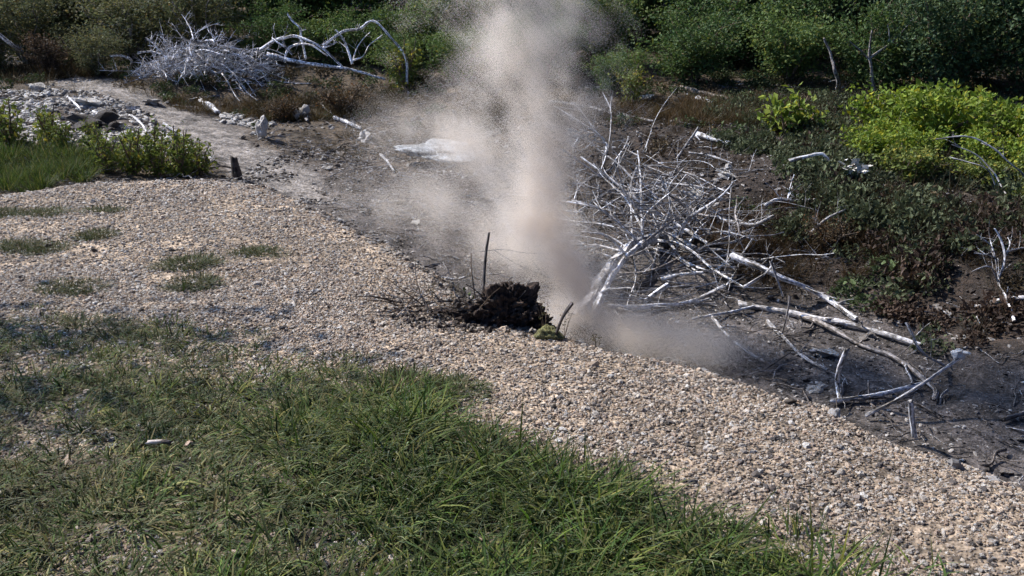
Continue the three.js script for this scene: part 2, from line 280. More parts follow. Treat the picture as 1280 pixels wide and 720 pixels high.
// a tapered limb along a bent line: knots, wobble, broken ends
function limb(points, r0, r1, R, { sides = 7, wob = 0.6, step = 0.07, snap = true, flat = 1 } = {}) {
  const cv = new THREE.CatmullRomCurve3(points, false, 'centripetal'), len = cv.getLength();
  const n = Math.max(3, Math.min(40, Math.round(len / step)));
  const ph = R() * 100, pos = [], uv = [], idx = [], P = [];
  for (let i = 0; i <= n; i++) { const t = i / n, p = cv.getPointAt(t), r = lerp(r0, r1, t); p.x += wob * r * 1.1 * n3(t * len * 4 + ph, 0, 1) * Math.sin(Math.PI * t); p.y += wob * r * 1.1 * n3(t * len * 4 + ph, 5, 2) * Math.sin(Math.PI * t); p.z += wob * r * 1.1 * n3(t * len * 4 + ph, 9, 3) * Math.sin(Math.PI * t); P.push(p); }
  let nor = V(0.3, 1, 0.2).normalize();
  for (let i = 0; i <= n; i++) {
    const t = i / n, tan = P[Math.min(n, i + 1)].clone().sub(P[Math.max(0, i - 1)]).normalize();
    nor.addScaledVector(tan, -nor.dot(tan)); if (nor.lengthSq() < 1e-4) nor.set(1, 0, 0).addScaledVector(tan, -tan.x); nor.normalize();
    const bin = tan.clone().cross(nor);
    const r = lerp(r0, r1, Math.pow(t, 0.85)) * (1 + 0.28 * n3(t * len * 7 + ph, 13, 4));
    for (let k = 0; k <= sides; k++) {
      const a = k / sides * Math.PI * 2, kk = k % sides, q = r * (1 + 0.22 * n3(kk * 1.7 + ph, t * len * 3, 6));
      const off = (i === 0 || i === n) && snap ? (n3(kk * 2.1 + ph, i, 8)) * r * 1.6 : 0;
      pos.push(P[i].x + (nor.x * Math.cos(a) + bin.x * Math.sin(a) * flat) * q + tan.x * off, P[i].y + (nor.y * Math.cos(a) + bin.y * Math.sin(a) * flat) * q + tan.y * off, P[i].z + (nor.z * Math.cos(a) + bin.z * Math.sin(a) * flat) * q + tan.z * off);
      uv.push(k / sides * 0.5 + ph, t * len * 1.1 + ph);
      if (i < n && k < sides) { const b = i * (sides + 1) + k; idx.push(b, b + 1, b + sides + 1, b + 1, b + sides + 2, b + sides + 1); }
    }
  }
  for (const [ring, flip] of [[0, 1], [n, 0]]) {
    const c = pos.length / 3, tan = P[ring].clone().sub(P[ring ? ring - 1 : 1]).normalize().multiplyScalar((ring ? r1 : r0) * (snap ? -0.1 : 0.8));
    pos.push(P[ring].x + tan.x, P[ring].y + tan.y, P[ring].z + tan.z); uv.push(ph, ph);
    for (let k = 0; k < sides; k++) { const b = ring * (sides + 1) + k; flip ? idx.push(c, b + 1, b) : idx.push(c, b, b + 1); }
  }
  const g = new THREE.BufferGeometry();
  g.setAttribute('position', new THREE.Float32BufferAttribute(pos, 3)); g.setAttribute('uv', new THREE.Float32BufferAttribute(uv, 2)); g.setIndex(idx); g.computeVertexNormals();
  g.userData = { curve: P, len };
  return g;
}
// side twigs off a limb, thin and crooked; merged into one geometry
function twigs(g, R, count, L, r, { from = 0.25, up = 0.25, kids = 1 } = {}) {
  const P = g.userData.curve, out = [];
  for (let i = 0; i < count; i++) {
    const t = lerp(from, 0.98, R()), a = P[Math.min(P.length - 2, Math.floor(t * (P.length - 1)))], b = P[Math.min(P.length - 1, Math.floor(t * (P.length - 1)) + 1)];
    const tan = b.clone().sub(a).normalize(), dir = V(R() - 0.5, R() - 0.5 + up, R() - 0.5).normalize().addScaledVector(tan, 0.6).normalize();
    const l = L * lerp(0.4, 1.2, R()), p = [a.clone()], bend = V(R() - 0.5, R() - 0.5, R() - 0.5);
    for (let k = 1; k <= 3; k++) { const q = p[k - 1].clone().addScaledVector(dir, l / 3); q.addScaledVector(bend, l * 0.1 * k); seat(q, 0.01); p.push(q); }
    const tg = limb(p, r * lerp(0.7, 1.2, R()), r * 0.35, R, { sides: 4, step: 0.12, snap: false });
    out.push(tg);
    if (kids) out.push(...twigs(tg, R, 1 + (R() < 0.5), L * 0.5, r * 0.6, { from: 0.3, up, kids: 0 }));
  }
  return out;
}
function mesh(geos, material, name, parent) { const m = new THREE.Mesh(Array.isArray(geos) ? (geos.length > 1 ? mergeGeometries(geos) : geos[0]) : geos, material); return put(m, name, parent); }
// irregular stone / clod
function lump(R, detail, rough_, sx, sy, sz, smooth = false) {
  let g = new THREE.IcosahedronGeometry(1, detail); g.deleteAttribute('uv'); g.deleteAttribute('normal'); g = mergeVertices(g, 1e-4);
  const p = g.attributes.position, ph = R() * 200;
  for (let i = 0; i < p.count; i++) { const x = p.getX(i), y = p.getY(i), z = p.getZ(i), k = 1 + rough_ * (n3(x * 1.1 + ph, y * 1.1, z * 1.1) * 1.3 + 0.6 * n3(x * 2.6 + ph, y * 2.6, z * 2.6) + 0.35 * n3(x * 6 + ph, y * 6, z * 6)); p.setXYZ(i, x * k * sx, y * k * sy, z * k * sz); }
  const uv = new Float32Array(p.count * 2); for (let i = 0; i < p.count; i++) { uv[i * 2] = (p.getX(i) + p.getY(i) * 0.4) * 1.3; uv[i * 2 + 1] = (p.getZ(i) + p.getY(i) * 0.7) * 1.3; }
  g.setAttribute('uv', new THREE.BufferAttribute(uv, 2));
  if (smooth) g.computeVertexNormals(); else { g = g.toNonIndexed(); g.computeVertexNormals(); }
  return g;
}
const M4 = new THREE.Matrix4(), Q = new THREE.Quaternion(), E3 = new THREE.Euler();
function scatter(name, geometry, material, list, parent, label, category) {   // list: [pos, euler, scale vec, colour]
  const im = new THREE.InstancedMesh(geometry, material, list.length), c = new THREE.Color();
  list.forEach(([p, e, s, k], i) => { im.setMatrixAt(i, M4.compose(p, Q.setFromEuler(E3.set(e[0], e[1], e[2])), s)); if (k) im.setColorAt(i, c.setRGB(k[0], k[1], k[2])); });
  im.userData = { kind: 'stuff' }; if (label) { im.userData.label = label; im.userData.category = category; }
  return put(im, name, parent);
}
const stone = rough(1, 1, 1, { roughness: 0.9, bumpMap: soilBump, bumpScale: 0.004 });
// ---------------------------------------------------------------- gravel on the bank
{
  const R = rng(11);
  const shapes = [0, 1, 2, 3, 4].map(i => lump(rng(100 + i), i < 3 ? 1 : 0, 0.5, 1, [0.62, 0.5, 0.72, 0.6, 0.42][i], [0.8, 0.7, 0.95, 0.75, 0.85][i]));
  const tones = [[0.64, 0.52, 0.41], [0.52, 0.415, 0.32], [0.46, 0.37, 0.29], [0.70, 0.64, 0.57], [0.31, 0.26, 0.23], [0.50, 0.38, 0.30], [0.17, 0.15, 0.14], [0.60, 0.50, 0.41], [0.50, 0.46, 0.42], [0.1, 0.088, 0.08], [0.72, 0.65, 0.57]];
  const cool = [[0.60, 0.58, 0.56], [0.44, 0.42, 0.41], [0.34, 0.32, 0.31], [0.68, 0.66, 0.63], [0.24, 0.23, 0.23], [0.50, 0.46, 0.42], [0.11, 0.1, 0.1], [0.7, 0.68, 0.65]];
  const lists = shapes.map(() => []), big = [];
  const add = (x, z, size, warm, sink) => {
    const e = [R() * 0.9 - 0.45, R() * 6.28, R() * 0.9 - 0.45], sc = size * lerp(0.75, 1.25, R());
    const tone = (R() < warm ? tones : cool), c = tone[Math.floor(R() * tone.length)], m = lerp(0.8, 1.15, R());
    const k = Math.floor(R() * shapes.length), p = V(x, ground(x, z) + sc * sink, z);
    const item = [p, e, V(sc, sc, sc), [c[0] * m, c[1] * m, c[2] * m], k];
    return item;
  };
  const tries = 480000;
  for (let i = 0; i < tries; i++) {
    const near = R() < 0.62, x = near ? lerp(-3.2, 3.0, R()) : lerp(-7, -0.4, R()), z = near ? lerp(-5.4, -1.2, R()) : lerp(-9.2, -4.0, R());
    const [cd, cs] = segDist(x, z, CREST), s = cd * cs;
    if (s > 0.12 + 0.55 * R() * R()) continue;
    const g = grassiness(x, z), patch = 0.68 + 0.75 * n3(x * 1.9, 61, z * 1.9) + 0.5 * n3(x * 5.5, 62, z * 5.5);
    if (R() < g * 0.93 || R() > patch + 0.15) continue;
    const far = sm(-4.5, -8, z), u = R();
    let size = lerp(0.0034, 0.0082, u * u) * (1 + 0.25 * far);
    if (R() < 0.1) size *= 1.65; if (R() < 0.012) size *= 1.8;
    const item = add(x, z, size, lerp(0.95, 0.6, sm(0.2, -2.5, x)), 0.28);
    if (size > 0.0114 && z > -4.6 && x > -1 && s < -0.05 && g < 0.2) big.push(item); else lists[item[4]].push(item);
  }
  big.sort((a, b) => (b[2].x - a[2].x));
  const mats = tones.concat(cool).map(c => { const m = stone.clone(); m.color.setRGB(...c); return m; });
  big.forEach((it, i) => {
    if (i >= 280) { lists[it[4]].push(it); return; }
    const m = new THREE.Mesh(shapes[it[4]], mats[i % mats.length]); m.position.copy(it[0]); m.rotation.set(...it[1]); m.scale.copy(it[2]);
    put(m, i ? `pebble_${String(i).padStart(3, '0')}` : 'pebble', groundMesh);
  });
  lists.forEach((l, i) => scatter(i ? `gravel_${String(i).padStart(3, '0')}` : 'gravel', shapes[i], stone, l, groundMesh));
}
// ---------------------------------------------------------------- rubble, stones and burnt scraps on the far ground
{
  const R = rng(23), shapes = [0, 1, 2].map(i => lump(rng(140 + i), 1, 0.5, 1, [0.4, 0.55, 0.25][i], [0.7, 0.8, 0.55][i]));
  const lists = [[], [], []];
  const drop = (x, z, s, c) => { const k = Math.floor(R() * 3), m = lerp(0.75, 1.2, R()); lists[k].push([V(x, ground(x, z) + s * 0.15, z), [R() - 0.5, R() * 6.28, R() - 0.5], V(s, s, s), [c[0] * m, c[1] * m, c[2] * m]]); };
  for (let i = 0; i < 110000; i++) {
    const x = lerp(-9, 8, R()), z = lerp(-15, -2.5, R()), w = zones(x, z);
    const [cd, cs] = segDist(x, z, CREST); if (cs < 0) continue;
    const u = R(), clump = n3(x * 1.5, 71, z * 1.5) + 0.5 * n3(x * 5, 72, z * 5);
    if (w.ash > 0.4 && w.path < 0.3) { if (clump > -0.15 || R() < 0.25) drop(x, z, lerp(0.004, 0.022, u * u * u), R() < 0.3 ? [0.5, 0.48, 0.47] : R() < 0.5 ? [0.17, 0.16, 0.16] : [0.04, 0.036, 0.036]); }
    else if (w.rubble > 0.3) { if (clump > -0.2 && w.path < 0.5) drop(x, z, lerp(0.014, 0.07, u * u), R() < 0.65 ? [0.5, 0.49, 0.48] : R() < 0.6 ? [0.25, 0.24, 0.235] : [0.1, 0.09, 0.085]); }
    else if (w.slope > 0.3) { if (clump > -0.12) drop(x, z, lerp(0.006, 0.035, u * u), R() < 0.35 ? [0.4, 0.39, 0.385] : R() < 0.5 ? [0.22, 0.2, 0.19] : [0.08, 0.07, 0.065]); }
    else if (cs * cd < 1.3 && x < 0.1) drop(x, z, lerp(0.008, 0.03, u * u), R() < 0.5 ? [0.36, 0.33, 0.3] : [0.12, 0.105, 0.095]);
    else if (w.path > 0.5) { if (R() < 0.2) drop(x, z, lerp(0.004, 0.02, u * u * u), [0.4, 0.39, 0.38]); }
    else if (R() < 0.1 && x > -4) drop(x, z, lerp(0.01, 0.045, u * u), R() < 0.3 ? [0.36, 0.35, 0.35] : [0.09, 0.075, 0.065]);
  }
  // litter of broken sticks
  const stick = limb([V(-0.5, 0, 0), V(-0.15, 0.04, 0.03), V(0.2, -0.02, -0.03), V(0.5, 0.03, 0.02)], 0.03, 0.018, rng(160), { sides: 5, step: 0.12 }), sl = [], sd = [];
  for (let i = 0; i < 8500; i++) {
    const x = lerp(-8, 7, R()), z = lerp(-15, -3, R()), w = zones(x, z), [cd, cs] = segDist(x, z, CREST); if (cs < 0 || cd < 0.25 || w.path > 0.35 * R()) continue;
    if (n3(x * 1.2, 73, z * 1.2) + 0.4 * (R() - 0.5) < -0.1) continue;
    const l = lerp(0.06, 0.42, R() * R()), t = lerp(0.35, 1, R()); (R() < (x < 0 ? 0.55 : 0.35) ? sl : sd).push([V(x, ground(x, z) + 0.01 + 0.03 * R(), z), [0, R() * 6.28, (R() - 0.5) * 0.5], V(l, l * t + 0.05, l * t + 0.05), null]);
  }
  for (let i = 0; i < 520; i++) { const x = lerp(-3.6, 0.1, R()), z = lerp(-13.6, -8.6, R()); if (zones(x, z).path > 0.5) continue; const l = lerp(0.08, 0.4, R() * R()), t = lerp(0.4, 1, R()); (R() < 0.45 ? sl : sd).push([V(x, ground(x, z) + 0.015, z), [0, 0.6 * (R() - 0.5) + (R() < 0.6 ? -0.7 : R() * 6), (R() - 0.5) * 0.5], V(l, l * t + 0.05, l * t + 0.05), null]); }
  scatter('stick_litter', stick, WOOD.pale, sl, groundMesh); scatter('stick_litter_001', stick, WOOD.dark, sd, groundMesh);
  for (let i = 0; i < 9000; i++) { const x = lerp(0.4, 4.5, R()), z = lerp(-12.5, -6.8, R()); if (zones(x, z).ash > 0.5) continue; drop(x, z, lerp(0.006, 0.035, R() * R()), R() < 0.12 ? [0.4, 0.38, 0.37] : [0.05, 0.04, 0.035]); }
  lists.forEach((l, i) => scatter(i ? `rubble_${String(i).padStart(3, '0')}` : 'rubble', shapes[i], stone, l, groundMesh));
  const pale = rough(0.5, 0.49, 0.48, { bumpMap: soilBump, bumpScale: 0.01 }), mid = rough(0.27, 0.25, 0.24, { bumpMap: soilBump, bumpScale: 0.01 }), darkRock = rough(0.06, 0.052, 0.05, { bumpMap: soilBump, bumpScale: 0.01 });
  const big = [0, 1, 2, 3].map(i => lump(rng(170 + i), 2, 0.85, 1, [0.5, 0.65, 0.35, 0.55][i], [0.8, 0.7, 0.6, 0.9][i]));
  let n = 0;
  const st = (x, z, s, m, k = n % 4, sink = 0.1) => { const o = new THREE.Mesh(big[k], m); o.position.set(x, ground(x, z) + s * sink, z); o.rotation.set(R() * 0.6 - 0.3, R() * 6.28, R() * 0.6 - 0.3); o.scale.setScalar(s); put(o, n ? `stone_${String(n).padStart(3, '0')}` : 'stone', groundMesh); n++; };
  for (let i = 0; i < 210; i++) { const x = lerp(-8.5, -4.0, R()), z = lerp(-14.6, -10.8, R()), w = zones(x, z); if (w.path > 0.4) continue; st(x, z, lerp(0.035, 0.085, R() * R()), R() < 0.6 ? pale : mid); }
  for (let i = 0; i < 70; i++) { const x = lerp(-3.4, 0.2, R()), z = lerp(-13.5, -8.4, R()); if (zones(x, z).path > 0.4) continue; st(x, z, lerp(0.03, 0.09, R() * R()), R() < 0.5 ? pale : mid); }
  for (let i = 0; i < 60; i++) { const x = lerp(1.6, 5.5, R()), z = lerp(-7.2, -3.8, R()), [cd, cs] = segDist(x, z, CREST); if (cs < 0 || cd < 0.6) continue; st(x, z, lerp(0.025, 0.06, R()), R() < 0.3 ? pale : R() < 0.6 ? mid : darkRock); }
  for (const [x, z, s, m, k] of [[-5.65, -11.95, 0.24, darkRock, 3], [-5.4, -11.8, 0.12, darkRock, 3], [-7.52, -14.21, 0.15, pale, 2], [-6.33, -13.15, 0.2, pale, 2], [-5.62, -13.86, 0.13, pale, 2], [1.51, -9.33, 0.1, pale, 2], [1.98, -9.27, 0.09, pale, 2], [2.36, -9.5, 0.1, pale, 2], [2.4, -9.7, 0.07, pale, 0], [2.05, -13.55, 0.12, pale, 2], [-2.12, -12.69, 0.14, pale, 1], [-3.32, -13.98, 0.2, pale, 1], [2.37, -6.16, 0.09, pale, 2]]) st(x, z, s, m, k, 0.25);
}
// ---------------------------------------------------------------- the fallen dead tree in the hollow
{
  const R = rng(31), t = put(new THREE.Group(), 'fallen_dead_tree');
  t.position.set(0.95, -0.9, -7.7); const off = t.position.clone().negate();
  tag(t, 'toppled dead tree with a wild tangle of bleached branches beside the smoke', 'dead tree');
  const part = (g, m, name, parent = t) => { g.translate(off.x, off.y, off.z); return mesh(g, m, name, parent); };
  const [r0, r1, a] = TREE_TRUNK[0], tg = limb(pts3(a), r0, r1, R, { sides: 10, step: 0.05 });
  part(tg, WOOD.pale, 'trunk');
  // a second stem lying along the first, as the trunk is split
  part(limb(pts3(a).slice(0, 4).map((p, i) => p.add(V(0.09 - i * 0.02, 0.03, 0.04))), r0 * 0.5, r1 * 0.5, R, { sides: 7 }), WOOD.bleached, 'split_stem');
  for (let [q0, q1, b] of TREE) {
    q0 *= 0.74; q1 *= 0.7; const g = limb(pts3(b), q0, q1, R, { sides: 6 }), tw = twigs(g, R, 5, 0.3, q0 * 0.42, { up: 0.15 });
    const br = part(g, R() < 0.65 ? WOOD.bleached : WOOD.pale, 'branch');
    const m = part(mergeGeometries(tw), WOOD.pale, 'twig', br); m.userData.kind = 'stuff';
  }
  // finer branches running every way from the trunk and limbs
  const roots = TREE.map(b => pts3(b[2])), core = pts3(a);
  for (let i = 0; i < 75; i++) {
    const b = R() < 0.35 ? core : roots[Math.floor(R() * roots.length)], k = Math.floor(R() * (b.length - 1)), p = [b[k].clone().lerp(b[k + 1], R())];
    const d = V(R() * 2 - 1.0, R() * 0.6 - 0.2, R() * 1.4 - 0.8).normalize(), L = lerp(0.35, 0.95, R()), bend = V(R() - 0.5, R() - 0.6, R() - 0.5);
    for (let q = 1; q <= 4; q++) p.push(seat(p[q - 1].clone().addScaledVector(d, L / 4).addScaledVector(bend, L * 0.09 * q).add(V((R() - 0.5) * 0.07, (R() - 0.5) * 0.07, (R() - 0.5) * 0.07)), 0.02));
    const r = lerp(0.006, 0.013, R()), g = limb(p, r, r * 0.45, R, { sides: 5, step: 0.09 }), tw = twigs(g, R, 2, 0.2, r * 0.5, { up: 0.1 });
    const br = part(g, [WOOD.bleached, WOOD.pale, WOOD.pale, WOOD.grey][Math.floor(R() * 4)], 'branch');
    const m = part(mergeGeometries(tw), WOOD.pale, 'twig', br); m.userData.kind = 'stuff';
  }
  // the spread of the crown over the slope: long leaning limbs
  for (let i = 0; i < 105; i++) {
    const up = R() < 0.3, x = up ? lerp(0.7, 1.9, R()) : lerp(0.75, 2.5, R()), z = up ? lerp(-10.6, -9.2, R()) : lerp(-9.4, -7.3, R()), p = [seat(V(x, -9, z), 0.02 + 0.2 * R() * R())];
    const d = V(lerp(-1.0, 0.45, R()), lerp(-0.12, 0.45, R() * R()), lerp(-0.7, 0.3, R())).normalize(), L = lerp(0.5, 1.35, R()), bend = V(R() - 0.5, R() - 0.75, R() - 0.5);
    for (let q = 1; q <= 4; q++) p.push(seat(p[q - 1].clone().addScaledVector(d, L / 4).addScaledVector(bend, L * 0.11 * q).add(V((R() - 0.5) * 0.08, (R() - 0.5) * 0.08, (R() - 0.5) * 0.08)), 0.02));
    const r = lerp(0.006, 0.015, R() * R()), g = limb(p, r, r * 0.45, R, { sides: 5, step: 0.08 }), tw = twigs(g, R, 3, 0.24, r * 0.5, { up: 0.1 });
    const br = part(g, [WOOD.bleached, WOOD.bleached, WOOD.pale, WOOD.grey][Math.floor(R() * 4)], 'branch');
    part(mergeGeometries(tw), WOOD.pale, 'twig', br).userData.kind = 'stuff';
  }
}
// ---------------------------------------------------------------- single logs and branches
const LOG_LABELS = {
  bottom: ['smooth bleached log lying along the foot of the toppled dead tree', 'bleached', 1], bottom_stub: ['short forked bleached stub leaning on the log below the dead tree', 'bleached', 0], bottom_stub2: ['broken pale limb piece caught under the dead tree branches', 'bleached', 1],
  top_log: ['long pale pole lying across the top of the dark slope behind the dead tree', 'pale', 2], long_white: ['long straight white log slanting down from the branch heap to the hollow floor', 'bleached', 1],
  floor_long: ['long grey log lying flat on the ash at the foot of the burnt bank', 'pale', 1], floor_dark: ['dark weathered pole with a crooked end lying on the ash', 'grey', 1], floor_curve: ['thin curved branch sagging over the ash between two logs', 'pale', 1],
  bone: ['thick bone-white curved branch standing up from the ash', 'bleached', 0], cross_low: ['straight pale stick lying level from the foot of the bone-white curved branch', 'bleached', 0], cross_lean: ['straight thin stick propped up diagonally across the level pale stick', 'pale', 0],
  lean_thin: ['thin crooked stick leaning down beside a pale chunk on the ash', 'pale', 1], stub: ['short upright pale stub beside the edge of the gravel bank', 'bleached', 0], chip: ['short flat pale wood chip on the ash near the curved branch', 'bleached', 0],
  stick_a: ['small pale stick lying on the ash just below the dead tree', 'pale', 0], stick_b: ['small pale stick lying on the ash next to the gravel edge', 'pale', 0], thin_up: ['thin dark upright twig standing between the long logs', 'grey', 1], low_pale: ['pale branch lying level against the end of the long grey log', 'bleached', 1],
  hook: ['bare branch bent over like a hook above the burnt slope', 'bleached', 0], ridge_log: ['crooked pale limb lying on the slope below the hooked branch', 'bleached', 2], ridge_low: ['thick pale limb lying below the crooked limb on the slope', 'bleached', 2], ridge_stick: ['forked thin branch poking up from the burnt slope', 'pale', 2],
  tuft_stem: ['crooked stem trailing down the slope from a pale leaf clump', 'pale', 1], side_a: ['thin bent branch rising off the long white log', 'bleached', 1], side_b: ['thin upright stick standing in front of the long white log', 'pale', 0], right_log: ['grey log lying at the foot of the dead sapling', 'pale', 0], right_log2: ['short charred log end lying on the ash floor', 'dark', 0],
  slope_log: ['short pale log lying on the dark slope above the branch heap', 'bleached', 1], slope_stick: ['thin stick leaning on the short pale log on the slope', 'pale', 0], slope_stick2: ['thin branch lying on the dark slope below the short pale log', 'pale', 1],
  far_log: ['pale log half hidden in dry grass under the thicket', 'bleached', 0], far_dark: ['dark rotten log at the edge of the thicket', 'dark', 0], path_stick: ['thin pale stick beside the grey dirt track', 'pale', 0], path_log: ['stubby pale log at the edge of the grey dirt track', 'bleached', 0],
  root_a: ['pale root in the rubble, the farthest one from the leafy weeds', 'bleached', 0], root_b: ['pale root in the middle of the rubble between two other roots', 'bleached', 0], root_c: ['pale root in the rubble above the leafy weeds', 'bleached', 0], root_d: ['pale root where the rubble meets the dirt track', 'bleached', 0], plank: ['short pale plank end lying in the rubble', 'bleached', 0],
  left_far: ['bare pale branch leaning out of the olive shrubs', 'bleached', 1], left_far2: ['pale branch end bent over beside a brown bush', 'bleached', 0], left_far3: ['pale branch lying level beside the toppled dead shrub', 'bleached', 0],
  slope_pale: ['forked pale root on the stony slope below the dead shrub', 'bleached', 1], slope_pale2: ['bulky pale root end on the stony slope beside the smoke', 'bleached', 1], slope_pale3: ['pale stick lying in the smoke on the stony slope', 'pale', 0], slope_pale4: ['thin pale branch on the stony slope below the brown bush', 'pale', 0],
};
{
  const R = rng(37);
  for (let [key, r0, r1, a] of LOGS) { r0 *= 0.7; r1 *= 0.68;
    const [label, m, side] = LOG_LABELS[key], p = pts3(a), o = p[0].clone(); p.forEach(q => q.sub(o));
    const t = put(new THREE.Group(), /log|pole|plank|stub/.test(label.split(' ').slice(0, 5).join(' ')) ? 'log' : 'fallen_branch'); t.position.copy(o);
    const g = limb(p, r0, r1, R, { sides: 8, flat: key === 'plank' || key === 'chip' ? 0.45 : 1, wob: key.startsWith('cross') ? 0.2 : 0.7 });
    mesh(g, WOOD[m], 'stem', t);
    if (side) { g.userData.curve.forEach(q => q.add(o)); const tw = twigs(g, R, side * 3, 0.25, r1 * 0.4); const merged = mergeGeometries(tw); merged.translate(-o.x, -o.y, -o.z); mesh(merged, WOOD[m], 'twig', t).userData.kind = 'stuff'; }
    tag(t, label, 'branch', 'loose dead wood around the hollow');
  }
}
// ---------------------------------------------------------------- small dead stems that stand
function standing(name, data, label, m, R, tw = 3) {
  const t = put(new THREE.Group(), name), o = pts3(data[0][2])[0].clone(); t.position.copy(o);
  data.forEach(([r0, r1, a], i) => {
    const g = limb(pts3(a), r0 * 0.6, r1 * 0.55, R, { sides: 6, step: 0.05, wob: 1.6 }), s = twigs(g, R, tw, 0.16, r1 * 0.3); g.translate(-o.x, -o.y, -o.z);
    const b = mesh(g, m, i ? 'branch' : 'trunk', t); if (s.length) { const q = mergeGeometries(s); q.translate(-o.x, -o.y, -o.z); mesh(q, m, 'twig', b).userData.kind = 'stuff'; }
  });
  return tag(t, label, 'dead tree');
}
standing('dead_sapling', SAPLING, 'thin bare dead sapling with forked white twigs on the burnt bank', WOOD.bleached, rng(41));
standing('arched_branch', ARCH, 'bare arching pale stems bending over the lime green shrub', WOOD.pale, rng(42), 2);
standing('dead_snag', [SNAG[0]], 'short bare grey snag without forks in front of the dark thicket', WOOD.grey, rng(43), 1);
standing('dead_snag', SNAG.slice(1), 'forked bare grey snag with a long side limb in front of the dark thicket', WOOD.grey, rng(44), 1);
// ---------------------------------------------------------------- the toppled dead shrub behind the track
{
  const R = rng(47), t = put(new THREE.Group(), 'toppled_dead_shrub'); t.position.set(-5.2, 0.25, -15.2); const off = t.position.clone().negate();
  tag(t, 'toppled dead shrub, a dense dome of blue-grey bare twigs with arching limbs', 'dead shrub');
  const part = (g, m, name, parent = t) => { g.translate(off.x, off.y, off.z); return mesh(g, m, name, parent); };
  for (const [r0, r1, a] of SHRUB_ARCH) { const g = limb(pts3(a), r0 * 0.7, r1 * 0.65, R, { sides: 6, step: 0.06, wob: 1.2 }), s = twigs(g, R, 3, 0.25, r1 * 0.35); const b = part(g, WOOD.white, 'branch'); part(mergeGeometries(s), WOOD.bleached, 'twig', b).userData.kind = 'stuff'; }
  for (let i = 0; i < 170; i++) {          // a dome about 2 m long and 0.8 m high
    const ang = R() * 6.28, rad = Math.sqrt(R()), x = -5.3 + Math.cos(ang) * rad * 1.0, z = -15.65 + Math.sin(ang) * rad * 0.55, gy = ground(x, z);
    const p = [V(x, gy + 0.05 + R() * 0.6 * (1 - rad * rad), z)], out = V(Math.cos(ang) * 0.5 + (R() - 0.5) * 2.4, lerp(-0.1, 1.0, R()), Math.sin(ang) * 0.4 + (R() - 0.5) * 1.6).normalize(), L = lerp(0.5, 1.0, R()) * (1.1 - 0.4 * rad), bend = V(R() - 0.5, -1.1 * R(), R() - 0.5);
    for (let q = 1; q <= 4; q++) p.push(seat(p[q - 1].clone().addScaledVector(out, L / 4).addScaledVector(bend, L * 0.1 * q), 0.02));
    const r = lerp(0.010, 0.022, R() * R()), g = limb(p, r, r * 0.5, R, { sides: 5, step: 0.1 }), s = twigs(g, R, 5, 0.26, r * 0.6, { up: 0 });
    const b = part(g, [WOOD.white, WOOD.white, WOOD.bleached][Math.floor(R() * 3)], 'branch'); part(mergeGeometries(s), R() < 0.6 ? WOOD.white : WOOD.pale, 'twig', b).userData.kind = 'stuff';
  }
}
function clodShape(R, sx, sy, sz) {      // crumbly earth: coarse lumps, fine crumbs
  let g = new THREE.IcosahedronGeometry(1, 16); g.deleteAttribute('uv'); g.deleteAttribute('normal'); g = mergeVertices(g, 1e-4);
  const p = g.attributes.position, ph = R() * 200, uv = new Float32Array(p.count * 2);
  for (let i = 0; i < p.count; i++) { const x = p.getX(i), y = p.getY(i), z = p.getZ(i), k = 1 + 1.0 * n3(x * 1.3 + ph, y * 1.3, z * 1.3) + 0.55 * Math.abs(n3(x * 3.4 + ph, y * 3.4, z * 3.4)) + 0.45 * n3(x * 8 + ph, y * 8, z * 8) + 0.22 * n3(x * 18 + ph, y * 18, z * 18); p.setXYZ(i, x * k * sx, y * k * sy, z * k * sz); uv[i * 2] = x * 0.2; uv[i * 2 + 1] = z * 0.2 + y * 0.13; }
  g.setAttribute('uv', new THREE.BufferAttribute(uv, 2)); g.computeVertexNormals(); return g;
}
